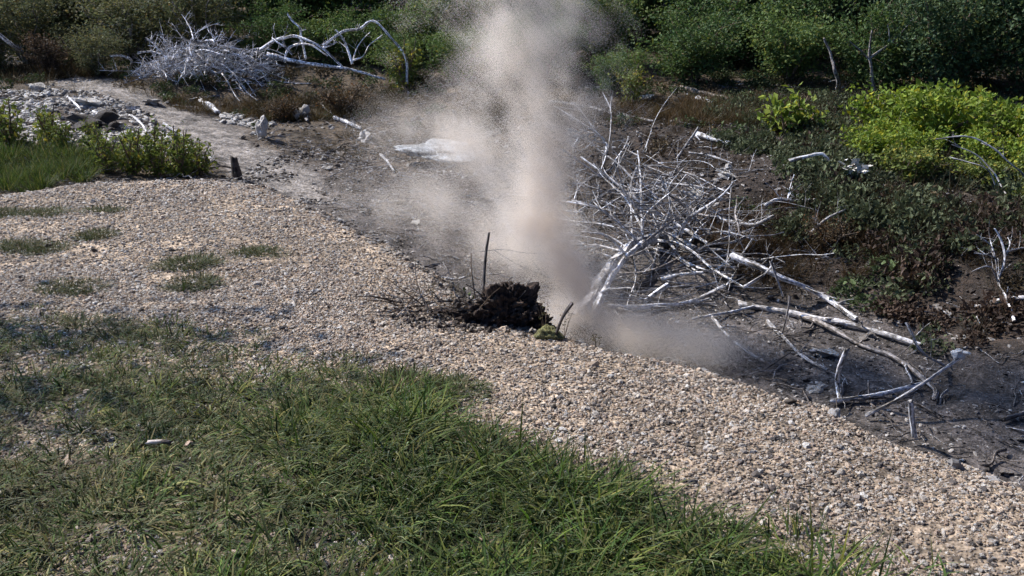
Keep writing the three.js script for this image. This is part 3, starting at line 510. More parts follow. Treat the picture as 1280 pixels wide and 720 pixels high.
// ---------------------------------------------------------------- soil clod with roots on the lip of the bank
{
  const R = rng(53), t = put(new THREE.Group(), 'soil_clod'), x0 = -0.06, z0 = -4.5; t.position.set(x0, ground(x0, z0), z0);
  tag(t, 'dark upturned clod of burnt soil and roots on the lip of the gravel bank', 'soil clod');
  const dark = rough(0.13, 0.095, 0.085, { map: soilMap, bumpMap: soilBump, bumpScale: 0.02, roughness: 1 });
  for (const [x, y, z, sx, sy, sz] of [[0.02, 0.07, 0.0, 0.12, 0.1, 0.1], [0.12, 0.03, 0.03, 0.1, 0.075, 0.09], [-0.11, 0.03, 0.0, 0.11, 0.06, 0.1], [0.05, 0.14, -0.02, 0.065, 0.055, 0.06], [0.2, -0.02, 0.05, 0.06, 0.055, 0.06], [-0.24, 0.0, -0.02, 0.1, 0.04, 0.08], [-0.36, 0.0, -0.1, 0.07, 0.03, 0.06]]) {
    const g = clodShape(R, sx, sy, sz); const m = mesh(g, dark, 'clump', t); m.position.set(x, y, z);
  }
  const crumb = lump(rng(54), 1, 0.6, 1, 0.8, 0.9), list = [];
  for (let i = 0; i < 1300; i++) { const x = (R() + R() - 1) * 0.6 - 0.12, z = (R() + R() - 1) * 0.3, s = lerp(0.005, 0.022, R() * R()); const c = R() < 0.25 ? [0.3, 0.26, 0.22] : R() < 0.5 ? [0.1, 0.08, 0.065] : [0.03, 0.022, 0.02]; list.push([V(x, ground(x0 + x, z0 + z) - t.position.y + s * 0.3 + (Math.abs(x + 0.03) < 0.22 && Math.abs(z) < 0.1 ? 0.1 * R() : 0), z), [R() * 6, R() * 6, R() * 6], V(s, s, s), c]); }
  scatter('crumbs', crumb, stone, list, t);
  for (let i = 0; i < 60; i++) {
    const x = lerp(-0.62, 0.16, R()), z = lerp(-0.12, 0.1, R()), p = [V(x, ground(x0 + x, z0 + z) - t.position.y + 0.02 + 0.08 * R(), z)], d = V(R() * 1.6 - 1.1, R() * 0.8 - 0.1, R() - 0.4).normalize(), L = lerp(0.08, 0.28, R());
    for (let q = 1; q <= 3; q++) p.push(p[q - 1].clone().addScaledVector(d, L / 3).add(V((R() - 0.5) * 0.04, (R() - 0.5) * 0.04, (R() - 0.5) * 0.04)));
    const r = lerp(0.002, 0.007, R()); mesh(limb(p, r, r * 0.4, R, { sides: 5, step: 0.04 }), [WOOD.brown, WOOD.dark, WOOD.pale][Math.floor(R() * 3)], 'root', t);
  }
}
function single(name, data, label, category, m, seed) { const [r0, r1, a] = data, p = pts3(a), o = p[0].clone(); p.forEach(q => q.sub(o)); const t = mesh(limb(p, r0, r1, rng(seed), { sides: 8, step: 0.03, wob: 0.4 }), m, name); t.position.copy(o); return tag(t, label, category); }
STAKE[0][0] *= 0.62; STAKE[0][1] *= 0.6; STAKE[0][2][1] = ground(STAKE[0][2][0], STAKE[0][2][2]) - 0.03;
single('charred_stake', STAKE[0], 'thin dark stake standing upright behind the soil clod', 'stake', WOOD.dark, 61);
STICK[0][2][1] = ground(STICK[0][2][0], STICK[0][2][2]) - 0.02;
single('charred_stick', STICK[0], 'dark stick leaning up beside the mossy lump on the gravel lip', 'stick', WOOD.char, 62);
{ const g = lump(rng(63), 4, 0.5, 0.065, 0.045, 0.055, true), m = mesh(g, rough(0.3, 0.31, 0.13, { map: soilMap, bumpMap: soilBump, bumpScale: 0.02 }), 'mossy_lump'); m.position.set(0.19, ground(0.19, -4.22) + 0.015, -4.22); tag(m, 'small olive mossy lump next to the dark soil clod', 'moss'); }
// pale slab behind the smoke
{
  const R = rng(67), g = lump(R, 9, 0.45, 0.7, 0.055, 0.26, true), m = mesh(g, rough(1.05, 1.17, 1.34, { map: soilMap, bumpMap: soilBump, bumpScale: 0.015 }), 'pale_slab');
  m.position.set(-0.83, ground(-0.83, -11.7) + 0.1, -11.75); m.rotation.set(0.28, 0.12, -0.1); tag(m, 'flat pale bluish slab lying on the slope just behind the smoke', 'slab');
}
{ const g = lump(rng(68), 2, 0.6, 0.075, 0.17, 0.07), m = mesh(g, rough(0.5, 0.48, 0.46, { bumpMap: soilBump, bumpScale: 0.01 }), 'standing_stone'); m.position.set(-3.52, ground(-3.52, -12.4) + 0.13, -12.4); tag(m, 'pale upright stone beside the dirt track below the dead shrub', 'stone'); }
{ const g = limb([V(0, -0.05, 0), V(0.01, 0.12, 0), V(0, 0.26, 0.01)], 0.065, 0.05, rng(69), { sides: 9, step: 0.04 }), m = mesh(g, WOOD.char, 'charred_stump'); m.position.set(-3.3, ground(-3.3, -10.35), -10.35); tag(m, 'small charred stump where the gravel bank meets the dirt track', 'stump'); }
{ const g = lump(rng(70), 2, 0.9, 0.04, 0.03, 0.035), m = mesh(g, rough(0.6, 0.58, 0.55), 'pale_chunk'); m.position.set(2.78, -0.52, -5.3); m.position.y = 0; const tip = LOGS.find(l => l[0] === 'cross_lean')[3].slice(-3); m.position.set(tip[0] - 0.04, tip[1] + 0.015, tip[2] + 0.02); tag(m, 'pale chunk of wood caught on the tip of the propped diagonal stick', 'wood chunk'); }
{ // twig in the grass
  const t = put(new THREE.Group(), 'cut_twig'); t.position.set(-1.31, ground(-1.31, -2.91) + 0.045, -2.91); tag(t, 'short pale twig with a dark end lying in the short grass', 'twig');
  mesh(limb([V(-0.045, 0, 0), V(0.01, 0.004, 0.002)], 0.0075, 0.0075, rng(71), { sides: 8, step: 0.02, wob: 0.2 }), rough(0.65, 0.58, 0.55), 'pale_end', t);
  mesh(limb([V(0.01, 0.004, 0.002), V(0.045, 0.0, 0.004)], 0.0085, 0.0075, rng(72), { sides: 8, step: 0.02, wob: 0.2 }), WOOD.char, 'dark_end', t);
}
{ // pale dry leaf clump at the head of the crooked stem
  const R = rng(73), gs = []; for (let i = 0; i < 26; i++) { const g = new THREE.PlaneGeometry(lerp(0.04, 0.09, R()), lerp(0.03, 0.07, R()), 2, 2), p = g.attributes.position; for (let k = 0; k < p.count; k++) p.setZ(k, (R() - 0.5) * 0.02); g.computeVertexNormals(); g.rotateX(R() * 6); g.rotateY(R() * 6); g.translate((R() + R() - 1) * 0.16, (R() + R() - 1) * 0.09, (R() - 0.5) * 0.12); gs.push(g); }
  const m = mesh(gs, rough(0.62, 0.62, 0.6, { side: THREE.DoubleSide }), 'dry_leaf_clump'); m.position.set(3.5, 0.02, -8.85); tag(m, 'clump of pale dry leaves on the slope at the head of a crooked stem', 'leaf clump');
}
// ---------------------------------------------------------------- plants
const leafy = (r, g, b, tr = 0.4) => { const m = new THREE.MeshPhysicalMaterial({ roughness: 0.85, transmission: tr, thickness: 0, side: THREE.DoubleSide, vertexColors: true, specularIntensity: 0.4 }); m.color.setRGB(r, g, b); return m; };
// many bent strips: blades [base, dir, length, width, droop, colour]
function bladeGeometry(blades, segs = 4) {
  const pos = [], cl = [], idx = [], a = V(), side = V();
  for (const [b, d, L, w, droop, c] of blades) {
    const base = pos.length / 3; a.copy(b); const dir = d.clone();
    side.set(-d.z, 0, d.x); if (side.lengthSq() < 1e-5) side.set(1, 0, 0); side.normalize().applyAxisAngle(V(0, 1, 0), c[3] || 0);
    for (let i = 0; i <= segs; i++) {
      const t = i / segs, hw = w * 0.5 * (1 - Math.pow(t, 2.2)) + 1e-4;
      pos.push(a.x - side.x * hw, a.y, a.z - side.z * hw, a.x + side.x * hw, a.y, a.z + side.z * hw);
      cl.push(c[0], c[1], c[2], c[0], c[1], c[2]);
      if (i < segs) { const k = base + i * 2; idx.push(k, k + 1, k + 2, k + 1, k + 3, k + 2); }
      dir.y -= droop / segs; dir.normalize(); a.addScaledVector(dir, L / segs);
    }
  }
  const g = new THREE.BufferGeometry(); g.setAttribute('position', new THREE.Float32BufferAttribute(pos, 3)); g.setAttribute('color', new THREE.Float32BufferAttribute(cl, 3)); g.setIndex(idx); g.computeVertexNormals(); return g;
}
function tuft(seed, n, L0, L1, spread, lean, droop, w, palette) {
  const R = rng(seed), blades = [];
  for (let i = 0; i < n; i++) {
    const a = R() * 6.28, r = Math.sqrt(R()) * spread, d = V(Math.cos(a + (R() - 0.5) * 2), lerp(0.25, 1.6, R()) / lean, Math.sin(a + (R() - 0.5) * 2)).normalize(), c = palette[Math.floor(R() * palette.length)], m = lerp(0.75, 1.25, R());
    blades.push([V(Math.cos(a) * r, -0.005, Math.sin(a) * r), d, lerp(L0, L1, R()), w * lerp(0.7, 1.3, R()), droop * lerp(0.3, 1.4, R()), [c[0] * m, c[1] * m, c[2] * m, (R() - 0.5) * 2]]);
  }
  return bladeGeometry(blades, 3);
}
const GREENS = [[0.075, 0.13, 0.03], [0.11, 0.18, 0.035], [0.05, 0.10, 0.025], [0.17, 0.22, 0.05], [0.045, 0.08, 0.022], [0.22, 0.23, 0.07], [0.06, 0.115, 0.03], [0.33, 0.31, 0.14]];
const MIXED = [[0.09, 0.14, 0.04], [0.11, 0.17, 0.05], [0.32, 0.29, 0.17], [0.07, 0.12, 0.035], [0.10, 0.14, 0.045], [0.16, 0.155, 0.075], [0.22, 0.19, 0.10], [0.06, 0.09, 0.03], [0.28, 0.25, 0.15], [0.12, 0.13, 0.055]];
const STRAW = [[0.16, 0.115, 0.07], [0.12, 0.085, 0.055], [0.2, 0.15, 0.095], [0.09, 0.07, 0.045], [0.11, 0.10, 0.05]];
const grassMat = leafy(0.58, 0.62, 0.48, 0.4);
{
  const R = rng(81);
  const low = [0, 1, 2].map(i => tuft(200 + i, 80, 0.025, 0.08, 0.12, 1.5, 1.0, 0.0052, MIXED));
  const mid = [0, 1, 2].map(i => tuft(210 + i, 85, 0.05, 0.14, 0.11, 1.3, 1.2, 0.006, i ? GREENS : MIXED));
  const tall = [0, 1].map(i => tuft(220 + i, 60, 0.10, 0.24, 0.09, 1.0, 1.3, 0.0062, GREENS.concat([[0.26, 0.26, 0.12]])));
  const L = [[], [], []], Md = [[], [], []], T = [[], []];
  for (let i = 0; i < 15000; i++) {
    const x = lerp(-5, 3.2, R()), z = lerp(-6.2, 0.6, R()), g = grassiness(x, z); if (R() > g) continue;
    const [cd, cs] = segDist(x, z, CREST); if (cs > 0 || cd < 0.12) continue;
    const p = V(x, ground(x, z), z), e = [(R() - 0.5) * 0.3, R() * 6.28, (R() - 0.5) * 0.3], lush = sm(-1.3, -0.2, x + 0.5 * n3(x * 1.5, 91, z * 1.5)) * sm(-3.9, -3.2, z) * sm(0.25, 0.7, g), s = lerp(0.7, 1.25, R()), m = lerp(0.6, 1.5, R()) * (1 + 0.6 * n3(x * 3, 92, z * 3));
    const yl = R() < 0.2 ? 1.25 : 1, c = [m * lerp(1.0, 0.92, lush) * yl, m * (yl > 1 ? 1.1 : 1), m * lerp(1.05, 0.85, lush)], u = R();
    if (u < 0.25 * lush * lush) T[Math.floor(R() * 2)].push([p, e, V(s, s, s), c]);
    else if (u < 0.15 + 0.75 * lush) Md[Math.floor(R() * 3)].push([p, e, V(s, s, s), c]);
    else L[Math.floor(R() * 3)].push([p, e, V(s, s, s), c]);
  }
  for (const [tx, tz, tr] of TUFTS) for (let i = 0; i < 230 * tr; i++) { const a = R() * 6.28, r = Math.sqrt(R()) * tr * (0.7 + 0.5 * n3(tx + Math.cos(a), 3, tz + Math.sin(a))), x = tx + Math.cos(a) * r, z = tz + Math.sin(a) * r * 0.5, s = lerp(0.6, 1.1, R()); L[Math.floor(R() * 3)].push([V(x, ground(x, z), z), [0, R() * 6.28, 0], V(s, s, s), [0.8, 0.8, 0.8]]); }
  const lab = ['short patchy grass with straw on the stony ground', 'mid-height green grass along the edge of the gravel', 'long loose green grass blades beside the gravel bank'];
  [[L, low, 0], [Md, mid, 1], [T, tall, 2]].forEach(([lists, geos, k]) => lists.forEach((l, i) => { const im = scatter('grass', geos[i], grassMat, l, scene, lab[k], 'grass'); im.userData.group = 'grass on the near ground'; }));
  // dry grass on the far slopes, rank grass behind the crest
  const dry = [0, 1].map(i => tuft(230 + i, 60, 0.10, 0.32, 0.09, 0.7, 0.5, 0.006, STRAW)), D = [[], []];
  const patch = (cx, cz, rx, rz, n, col, s0, s1) => { for (let i = 0; i < n; i++) { const a = R() * 6.28, r = Math.sqrt(R()), x = cx + Math.cos(a) * r * rx, z = cz + Math.sin(a) * r * rz, s = lerp(s0, s1, R()), m = lerp(0.7, 1.2, R()); D[Math.floor(R() * 2)].push([V(x, ground(x, z), z), [0, R() * 6.28, 0], V(s, s, s), [col[0] * m, col[1] * m, col[2] * m]]); } };
  patch(-3.0, -14.4, 1.3, 0.7, 130, [0.9, 0.85, 0.75], 0.6, 1.1); patch(-4.6, -14.2, 1.0, 0.5, 70, [1, 0.85, 0.75], 0.5, 0.9); patch(2.7, -12.6, 1.4, 0.9, 170, [1.1, 0.9, 0.8], 0.7, 1.2); patch(2.75, -7.9, 0.75, 0.5, 60, [0.7, 0.55, 0.45], 0.5, 0.9); patch(3.6, -8.2, 0.6, 0.5, 30, [0.6, 0.5, 0.4], 0.4, 0.8); patch(0.4, -12.8, 1.4, 0.8, 110, [0.9, 0.8, 0.7], 0.6, 1.0); patch(-8, -15.6, 1.2, 0.5, 80, [0.8, 0.7, 0.65], 0.7, 1.2); patch(5.2, -7.2, 1.4, 0.9, 120, [0.6, 0.55, 0.45], 0.5, 0.9); patch(-2.3, -12.3, 0.8, 0.9, 60, [0.7, 0.62, 0.52], 0.25, 0.6); patch(-1.2, -12.6, 0.9, 0.6, 50, [0.75, 0.65, 0.5], 0.3, 0.6); patch(2.9, -8.4, 1.0, 0.6, 90, [0.85, 0.58, 0.45], 0.4, 0.8); patch(4.7, -7.5, 1.5, 0.5, 130, [0.8, 0.58, 0.45], 0.4, 0.8); patch(2.6, -10.6, 1.2, 0.9, 70, [0.7, 0.52, 0.42], 0.3, 0.7); patch(4.2, -12.5, 1.6, 1.2, 120, [0.8, 0.85, 0.6], 0.6, 1);
  D.forEach((l, i) => scatter('dry_grass', dry[i], grassMat, l, scene, 'brown dry grass in patches on the far slopes', 'dry grass').userData.group = 'dry grass on the slopes');
  const rank = tuft(240, 50, 0.15, 0.4, 0.08, 0.6, 0.5, 0.007, GREENS), K = [];
  for (let i = 0; i < 420; i++) { const x = lerp(-7.5, -4.5, R()), z = lerp(-10.4, -8.6, R()), [cd, cs] = segDist(x, z, CREST); if (cs < 0 || cd < 0.25) continue; const s = lerp(0.5, 0.85, R()), m = lerp(0.8, 1.5, R()); K.push([V(x, ground(x, z), z), [0, R() * 6.28, 0], V(s, s, s), [m * 1.1, m, m]]); }
  scatter('rank_grass', rank, grassMat, K, scene, 'soft green rank grass just behind the crest of the gravel mound', 'grass');
  // low leafy ground cover on the burnt bank and under the thicket
  const leafs = [0, 1].map(i => leafCloud(260 + i, 90, 0.13, 0.12, 0.045)), stalks = tuft(250, 24, 0.1, 0.35, 0.08, 0.5, 0.3, 0.004, [[0.14, 0.1, 0.07], [0.2, 0.17, 0.14], [0.08, 0.06, 0.04]]), U = [[], []], S = [];
  for (let i = 0; i < 11000; i++) {
    const x = lerp(-14, 14, R()), z = lerp(-24, -6.2, R()), w = zones(x, z), [cd, cs] = segDist(x, z, CREST); if (cs < 0) continue;
    const right = sm(2.2, 3.6, x + 0.5 * n3(x, 95, z)) * sm(-5.9, -7.1, z + 0.4 * n3(x, 96, z)), back = sm(-13.2, -15, z), dens = Math.max(right * 0.9, back * 0.8, (1 - w.ash) * 0.04) * (1 - w.path) * (1 - w.rubble * 0.8) * sm(-0.25, 0.2, n3(x * 0.9, 97, z * 0.9) + 0.25);
    if (R() > dens) continue;
    const s = lerp(0.6, 1.5, R()), m = lerp(0.6, 1.3, R()), lo = right * sm(-8.6, -7, z), c = lerp(0, 1, R()) < 0.3 + 0.3 * lo ? [0.11 * m, 0.085 * m, 0.05 * m] : [0.065 * m, 0.095 * m, 0.038 * m];
    if (R() < 0.3) S.push([V(x, ground(x, z), z), [0, R() * 6, 0], V(s, s, s), [m, m, m]]); else U[Math.floor(R() * 2)].push([V(x, ground(x, z), z), [R() * 0.4, R() * 6.28, R() * 0.4], V(s, s * 0.8, s), c]);
  }
  for (let i = 0; i < 12500; i++) {           // the far bank to the side is overgrown
    const x = lerp(2.2, 9.5, R()), z = lerp(-13.2, -6.1, R()), edge = sm(2.6, 3.9, x + 0.7 * n3(x, 95, z)) * sm(-6.2, -7.4, z + 0.5 * n3(x, 96, z) + 0.12 * (x - 4)); if (R() > edge * sm(-0.5, 0.0, n3(x * 1.1, 98, z * 1.1))) continue;
    const s = lerp(0.5, 1.35, R()), m = lerp(0.6, 1.35, R()), green = sm(-6.9, -8.4, z + 0.6 * n3(x * 0.8, 99, z * 0.8)), c = R() < 0.15 + 0.75 * green ? [0.085 * m, 0.105 * m, 0.055 * m] : [0.06 * m, 0.04 * m, 0.03 * m];
    if (R() < 0.25) S.push([V(x, ground(x, z), z), [0, R() * 6, 0], V(s, s, s), [m * 0.8, m * 0.75, m * 0.7]]); else U[Math.floor(R() * 2)].push([V(x, ground(x, z), z), [R() * 0.4, R() * 6.28, R() * 0.4], V(s, s * lerp(0.7, 1.5, R()), s), c]);
  }
  U.forEach((l, i) => scatter('undergrowth', leafs[i], leafy(1, 1, 1, 0.3), l, scene, 'low mixed undergrowth on the burnt bank and below the thicket', 'undergrowth').userData.group = 'undergrowth on the far bank');
  scatter('dry_stalks', stalks, grassMat, S, scene, 'thin dry stalks standing in the undergrowth', 'dry stalks');
}
// a cloud of folded leaves filling a low dome (centre at the ground)
function pushLeaf(pos, cl, idx, p, R, L, c) {
  const base = pos.length / 3, d = V(R() - 0.5, R() * 0.9 - 0.35, R() - 0.5).normalize(), s = V(R() - 0.5, R() - 0.5, R() - 0.5).cross(d).normalize(), n = d.clone().cross(s), w = L * 0.3, f = L * 0.1;
  const at = (a, b, h) => pos.push(p.x + d.x * a + s.x * b + n.x * h, p.y + d.y * a + s.y * b + n.y * h, p.z + d.z * a + s.z * b + n.z * h);
  at(0, 0, 0); at(L * 0.45, -w, f); at(L * 0.45, w, f); at(L, 0, -f * 0.5);
  for (let k = 0; k < 4; k++) cl.push(c[0], c[1], c[2]);
  idx.push(base, base + 1, base + 3, base, base + 3, base + 2);
}
function leafGeo(pos, cl, idx) { const g = new THREE.BufferGeometry(); g.setAttribute('position', new THREE.Float32BufferAttribute(pos, 3)); g.setAttribute('color', new THREE.Float32BufferAttribute(cl, 3)); g.setIndex(idx); const f = g.toNonIndexed(); f.computeVertexNormals(); return f; }
function leafCloud(seed, n, r, h, L) {
  const R = rng(seed), pos = [], cl = [], idx = [];
  for (let i = 0; i < n; i++) { const a = R() * 6.28, q = Math.sqrt(R()) * r, m = lerp(0.7, 1.35, R()); pushLeaf(pos, cl, idx, V(Math.cos(a) * q, R() * h * (1.2 - q / r * 0.7), Math.sin(a) * q), R, L * lerp(0.6, 1.3, R()), [m, m, m]); }
  return leafGeo(pos, cl, idx);
}
// a shrub: stems from the foot, forks, leaves along the outer wood. About W wide and H high
function shrubGeometry(seed, { H = 1, W = 1, stems = 9, leaves = 5000, leaf = 0.06, lowest = 0.15, cluster = 0.16, tint = 0.3, yellow = 0.06 } = {}) {
  const R = rng(seed), wood = [], tips = [];
  for (let i = 0; i < stems; i++) {
    const a = i / stems * 6.28 + R() * 0.7, reach = lerp(0.15, 1, Math.sqrt(R())), top = H * lerp(0.65, 1.0, R()) * (1 - 0.35 * reach * reach), p = [V(Math.cos(a) * 0.04 * W, -0.05, Math.sin(a) * 0.04 * W)];
    for (let k = 1; k <= 4; k++) { const t = k / 4; p.push(V(Math.cos(a + 0.3 * n3(k, i, seed)) * reach * W * 0.5 * Math.pow(t, 1.1), top * Math.pow(t, 0.8), Math.sin(a + 0.3 * n3(i, k, seed)) * reach * W * 0.5 * Math.pow(t, 1.1)).add(V((R() - 0.5) * 0.08 * W, (R() - 0.5) * 0.06 * H, (R() - 0.5) * 0.08 * W))); }
    const g = limb(p, 0.02 * Math.sqrt(H) * lerp(0.7, 1.4, R()), 0.006, R, { sides: 5, step: 0.25 }); wood.push(g);
    const P = g.userData.curve; P.forEach((q, k) => { if (q.y > H * lowest) tips.push(q); });
    for (let k = 0; k < 6; k++) {
      const b = P[Math.floor(lerp(0.2, 1, R()) * (P.length - 1))], d = V(R() - 0.5, R() * 0.7 - 0.15, R() - 0.5).normalize(), l = lerp(0.15, 0.38, R()) * Math.min(H, W), q = [b.clone(), b.clone().addScaledVector(d, l * 0.5).add(V(0, 0.03, 0)), b.clone().addScaledVector(d, l)];
      if (q[2].y < H * lowest) q[2].y = H * lowest; const tg = limb(q, 0.007, 0.003, R, { sides: 4, step: 0.3, snap: false }); wood.push(tg); tips.push(q[1], q[2], q[2].clone().lerp(q[1], 0.5));
    }
  }
  const pos = [], cl = [], idx = [], sprays = tips.map(t => [t, R()]);
  for (let i = 0; i < leaves; i++) {
    const [t, hue] = sprays[Math.floor(R() * sprays.length)], s = cluster * Math.sqrt(W * H), p = t.clone().add(V((R() + R() - 1) * s, (R() + R() - 1) * s * 0.8, (R() + R() - 1) * s)); if (p.y < 0.02) p.y = 0.02 + R() * 0.1;
    const m = lerp(1 - tint, 1 + tint, R()) * lerp(0.8, 1.2, hue), y = R() < yellow ? 1 : 0; pushLeaf(pos, cl, idx, p, R, leaf * lerp(0.6, 1.35, R()), [m * (1 + 0.9 * y) * lerp(0.9, 1.15, hue), m * (1 + 0.35 * y), m * lerp(1.1, 0.8, hue)]);
  }
  return [mergeGeometries(wood), leafGeo(pos, cl, idx)];
}
function makeShrub(name, seed, opt, mat, woodMat = WOOD.brown) { const [w, l] = shrubGeometry(seed, opt), t = new THREE.Group(); t.name = name; mesh(w, woodMat, 'trunk', t); mesh(l, mat, 'crown', t); return t; }
const LM = { mid: leafy(0.115, 0.185, 0.055), deep: leafy(0.075, 0.135, 0.042), olive: leafy(0.13, 0.15, 0.075), shade: leafy(0.066, 0.115, 0.05, 0.35), lime: leafy(0.17, 0.25, 0.03), yellow: leafy(0.19, 0.27, 0.04), red: leafy(0.075, 0.055, 0.04), weed: leafy(0.15, 0.2, 0.045), brown: leafy(0.10, 0.075, 0.045) };
const firstUse = new Map();
function place(proto, x, z, s, turn, label, category, group, sy = s) {
  const again = firstUse.has(proto), c = again ? proto.clone() : proto; if (!again) firstUse.set(proto, proto.name);
  c.name = numbered(firstUse.get(proto)); scene.add(shadowed(c));
  c.position.set(x, ground(x, z) - 0.03, z); c.rotation.y = turn; c.scale.set(s, sy, s);
  return tag(c, label, category, group);
}
{
  const R = rng(97), big = { H: 2.2, W: 2.4, stems: 11, leaves: 7500, leaf: 0.085, cluster: 0.13 };
  const P = { mid: [makeShrub('green_shrub', 301, big, LM.mid), makeShrub('green_shrub', 302, { ...big, H: 2.5 }, LM.mid)], deep: [makeShrub('dark_shrub', 303, big, LM.deep), makeShrub('dark_shrub', 304, { ...big, stems: 13 }, LM.deep)], olive: [makeShrub('olive_shrub', 305, { ...big, leaves: 6500, leaf: 0.07, tint: 0.4 }, LM.olive, WOOD.grey)], shade: [makeShrub('shady_tree', 306, { ...big, H: 3.2, W: 2.6, stems: 14, leaves: 10000, lowest: 0.06 }, LM.shade)] };
  let n = 0;
  const word = { mid: 'mid green leafy shrub', deep: 'deep green leafy shrub', olive: 'grey-olive shrub', shade: 'dense evergreen tree' };
  const where = x => x < -5.2 ? 'beyond the dirt track' : x < -1.4 ? 'behind the toppled dead shrub' : x < 1.4 ? 'behind the smoke' : x < 6 ? 'behind the dry slope' : 'behind the lime shrubs';
  const th = (kind, x, z, s, sy) => { const set = P[kind], row = z > -16 ? 'at the edge of the thicket' : z > -18 ? 'in the thicket front rank' : z > -21 ? 'in the thicket middle rank' : z > -25 ? 'in the thicket third rank' : 'in the thicket rear rank'; place(set[n++ % set.length], x, z, s, R() * 6.28, `${word[kind]} ${row} ${where(x)}`, kind === 'shade' ? 'tree' : 'shrub', `${word[kind]}s ${where(x)}`, sy); };
  for (let x = -10.5; x <= 12; x += 1.55) { const xx = x + (R() - 0.5) * 0.8; if (xx > -4.9 && xx < -1.2) continue; th(xx < -5 ? 'olive' : xx > 6 ? 'shade' : R() < 0.65 ? 'mid' : 'deep', xx, -16.4 - R() * 1.0, lerp(0.75, 1.0, R()), lerp(0.7, 1.0, R())); }
  for (let x = -13; x <= 14; x += 1.7) { const xx = x + (R() - 0.5); th(xx < -7 ? 'olive' : xx > 7 ? 'shade' : R() < 0.4 ? 'mid' : 'deep', xx, -18.8 - R() * 1.2, lerp(1.0, 1.3, R()), lerp(1.1, 1.5, R()) * (xx > 1.5 && xx < 6 ? 1.5 : 1)); }
  for (let x = -16; x <= 18; x += 2.3) { const xx = x + (R() - 0.5); th(xx > 6 ? 'shade' : R() < 0.3 ? 'mid' : 'deep', xx, -22.3 - R() * 2, lerp(1.3, 1.7, R()), lerp(1.7, 2.3, R()) * (xx > -3 && xx < 5 ? 1.4 : 1)); }
  for (let x = -20; x <= 20; x += 2.9) th(R() < 0.4 ? 'mid' : 'deep', x + R() - 0.5, -27 - R() * 2, lerp(1.6, 2.0, R()), lerp(2.0, 2.6, R()));
  for (const [x, z, s] of [[6.6, -13.8, 0.8], [8.0, -13.2, 0.95], [7.4, -14.9, 1.0], [9.4, -14.0, 1.0]]) th('shade', x, z, s, s * 0.95);
  for (const [k, x, z, s, sy] of [['mid', 1.6, -13.9, 0.42, 0.42], ['deep', 3.0, -14.8, 0.7, 0.6], ['mid', 4.6, -14.9, 0.75, 0.65], ['deep', 5.8, -14.3, 0.7, 0.7], ['mid', -0.9, -14.9, 0.6, 0.5], ['mid', -1.9, -15.3, 0.42, 0.42], ['mid', 0.6, -15.2, 0.7, 0.6], ['deep', -4.4, -16.9, 0.6, 0.55], ['mid', -3.5, -16.7, 0.55, 0.5], ['deep', -2.7, -16.6, 0.6, 0.5], ['mid', -2.0, -16.9, 0.6, 0.55], ['olive', -7.2, -15.6, 0.5, 0.42], ['olive', -9.2, -15.8, 0.6, 0.6]]) th(k, x, z, s, sy);
  // the bright shrub above the burnt bank
  const limeP = makeShrub('lime_shrub', 311, { H: 0.95, W: 1.9, stems: 16, leaves: 6500, leaf: 0.075, cluster: 0.15, lowest: 0.2, yellow: 0.12 }, LM.lime);
  place(limeP, 5.0, -10.5, 1.0, 0.4, 'broad lime green shrub with sunlit leaves above the burnt bank', 'shrub', 'lime shrubs'); place(limeP, 6.3, -10.2, 0.85, 2.2, 'smaller lime green shrub joined to the broad one above the bank', 'shrub', 'lime shrubs'); place(limeP, 4.2, -9.7, 0.6, 4.0, 'low lime green shrub in front of the broad lime shrub', 'shrub', 'lime shrubs'); place(limeP, 5.3, -9.3, 0.62, 5.1, 'low lime green shrub under the arching pale stems', 'shrub', 'lime shrubs'); place(limeP, 7.6, -10.4, 0.9, 1.1, 'lime green shrub at the far end of the lime shrubs', 'shrub', 'lime shrubs');
  const pal = makeShrub('pale_shrub', 317, { H: 0.6, W: 1.0, stems: 12, leaves: 2600, leaf: 0.06, lowest: 0.1, yellow: 0.12 }, LM.weed);
  for (const [x, z, s] of [[4.15, -9.0, 0.8], [4.75, -8.7, 0.7], [5.35, -8.75, 0.8], [5.95, -8.9, 0.9], [4.9, -8.1, 0.5]]) place(pal, x, z, s, x * 3, 'low pale green shrub on the slope below the lime shrubs', 'shrub', 'pale shrubs below the lime shrubs', s * 0.85);
  const yel = makeShrub('yellow_shrub', 313, { H: 0.62, W: 0.9, stems: 9, leaves: 420, leaf: 0.1, cluster: 0.18, yellow: 0.15 }, LM.yellow); place(yel, 3.55, -11.3, 1, 0, 'sparse yellow-green sapling with large leaves beside the lime shrub', 'sapling');
  const red = makeShrub('brown_bush', 314, { H: 0.9, W: 1.1, stems: 10, leaves: 2400, leaf: 0.05, yellow: 0 }, LM.red); place(red, -8.0, -15.5, 0.9, 0, 'reddish brown bush in front of the olive shrubs', 'bush');
  const br = makeShrub('dry_bush', 315, { H: 0.7, W: 1.2, stems: 14, leaves: 2200, leaf: 0.045, yellow: 0.1 }, LM.brown); place(br, -2.7, -14.1, 1, 1, 'brown dry bush in front of the toppled dead shrub', 'bush', null, 0.9); place(br, -3.6, -13.9, 0.7, 3, 'small brown dry bush beside the pale roots on the stony slope', 'bush'); place(br, 3.0, -8.0, 0.55, 4, 'low rust brown bush behind the long white log', 'bush');
  const sprig = makeShrub('leafy_sprig', 316, { H: 0.95, W: 0.8, stems: 8, leaves: 650, leaf: 0.065, yellow: 0.25 }, LM.weed); place(sprig, -1.75, -14.7, 1, 0, 'upright leafy green sprigs beside the hooped dead limb', 'plant'); place(sprig, 1.75, -13.2, 0.75, 2, 'leafy green sprigs at the edge of the smoke before the thicket', 'plant');
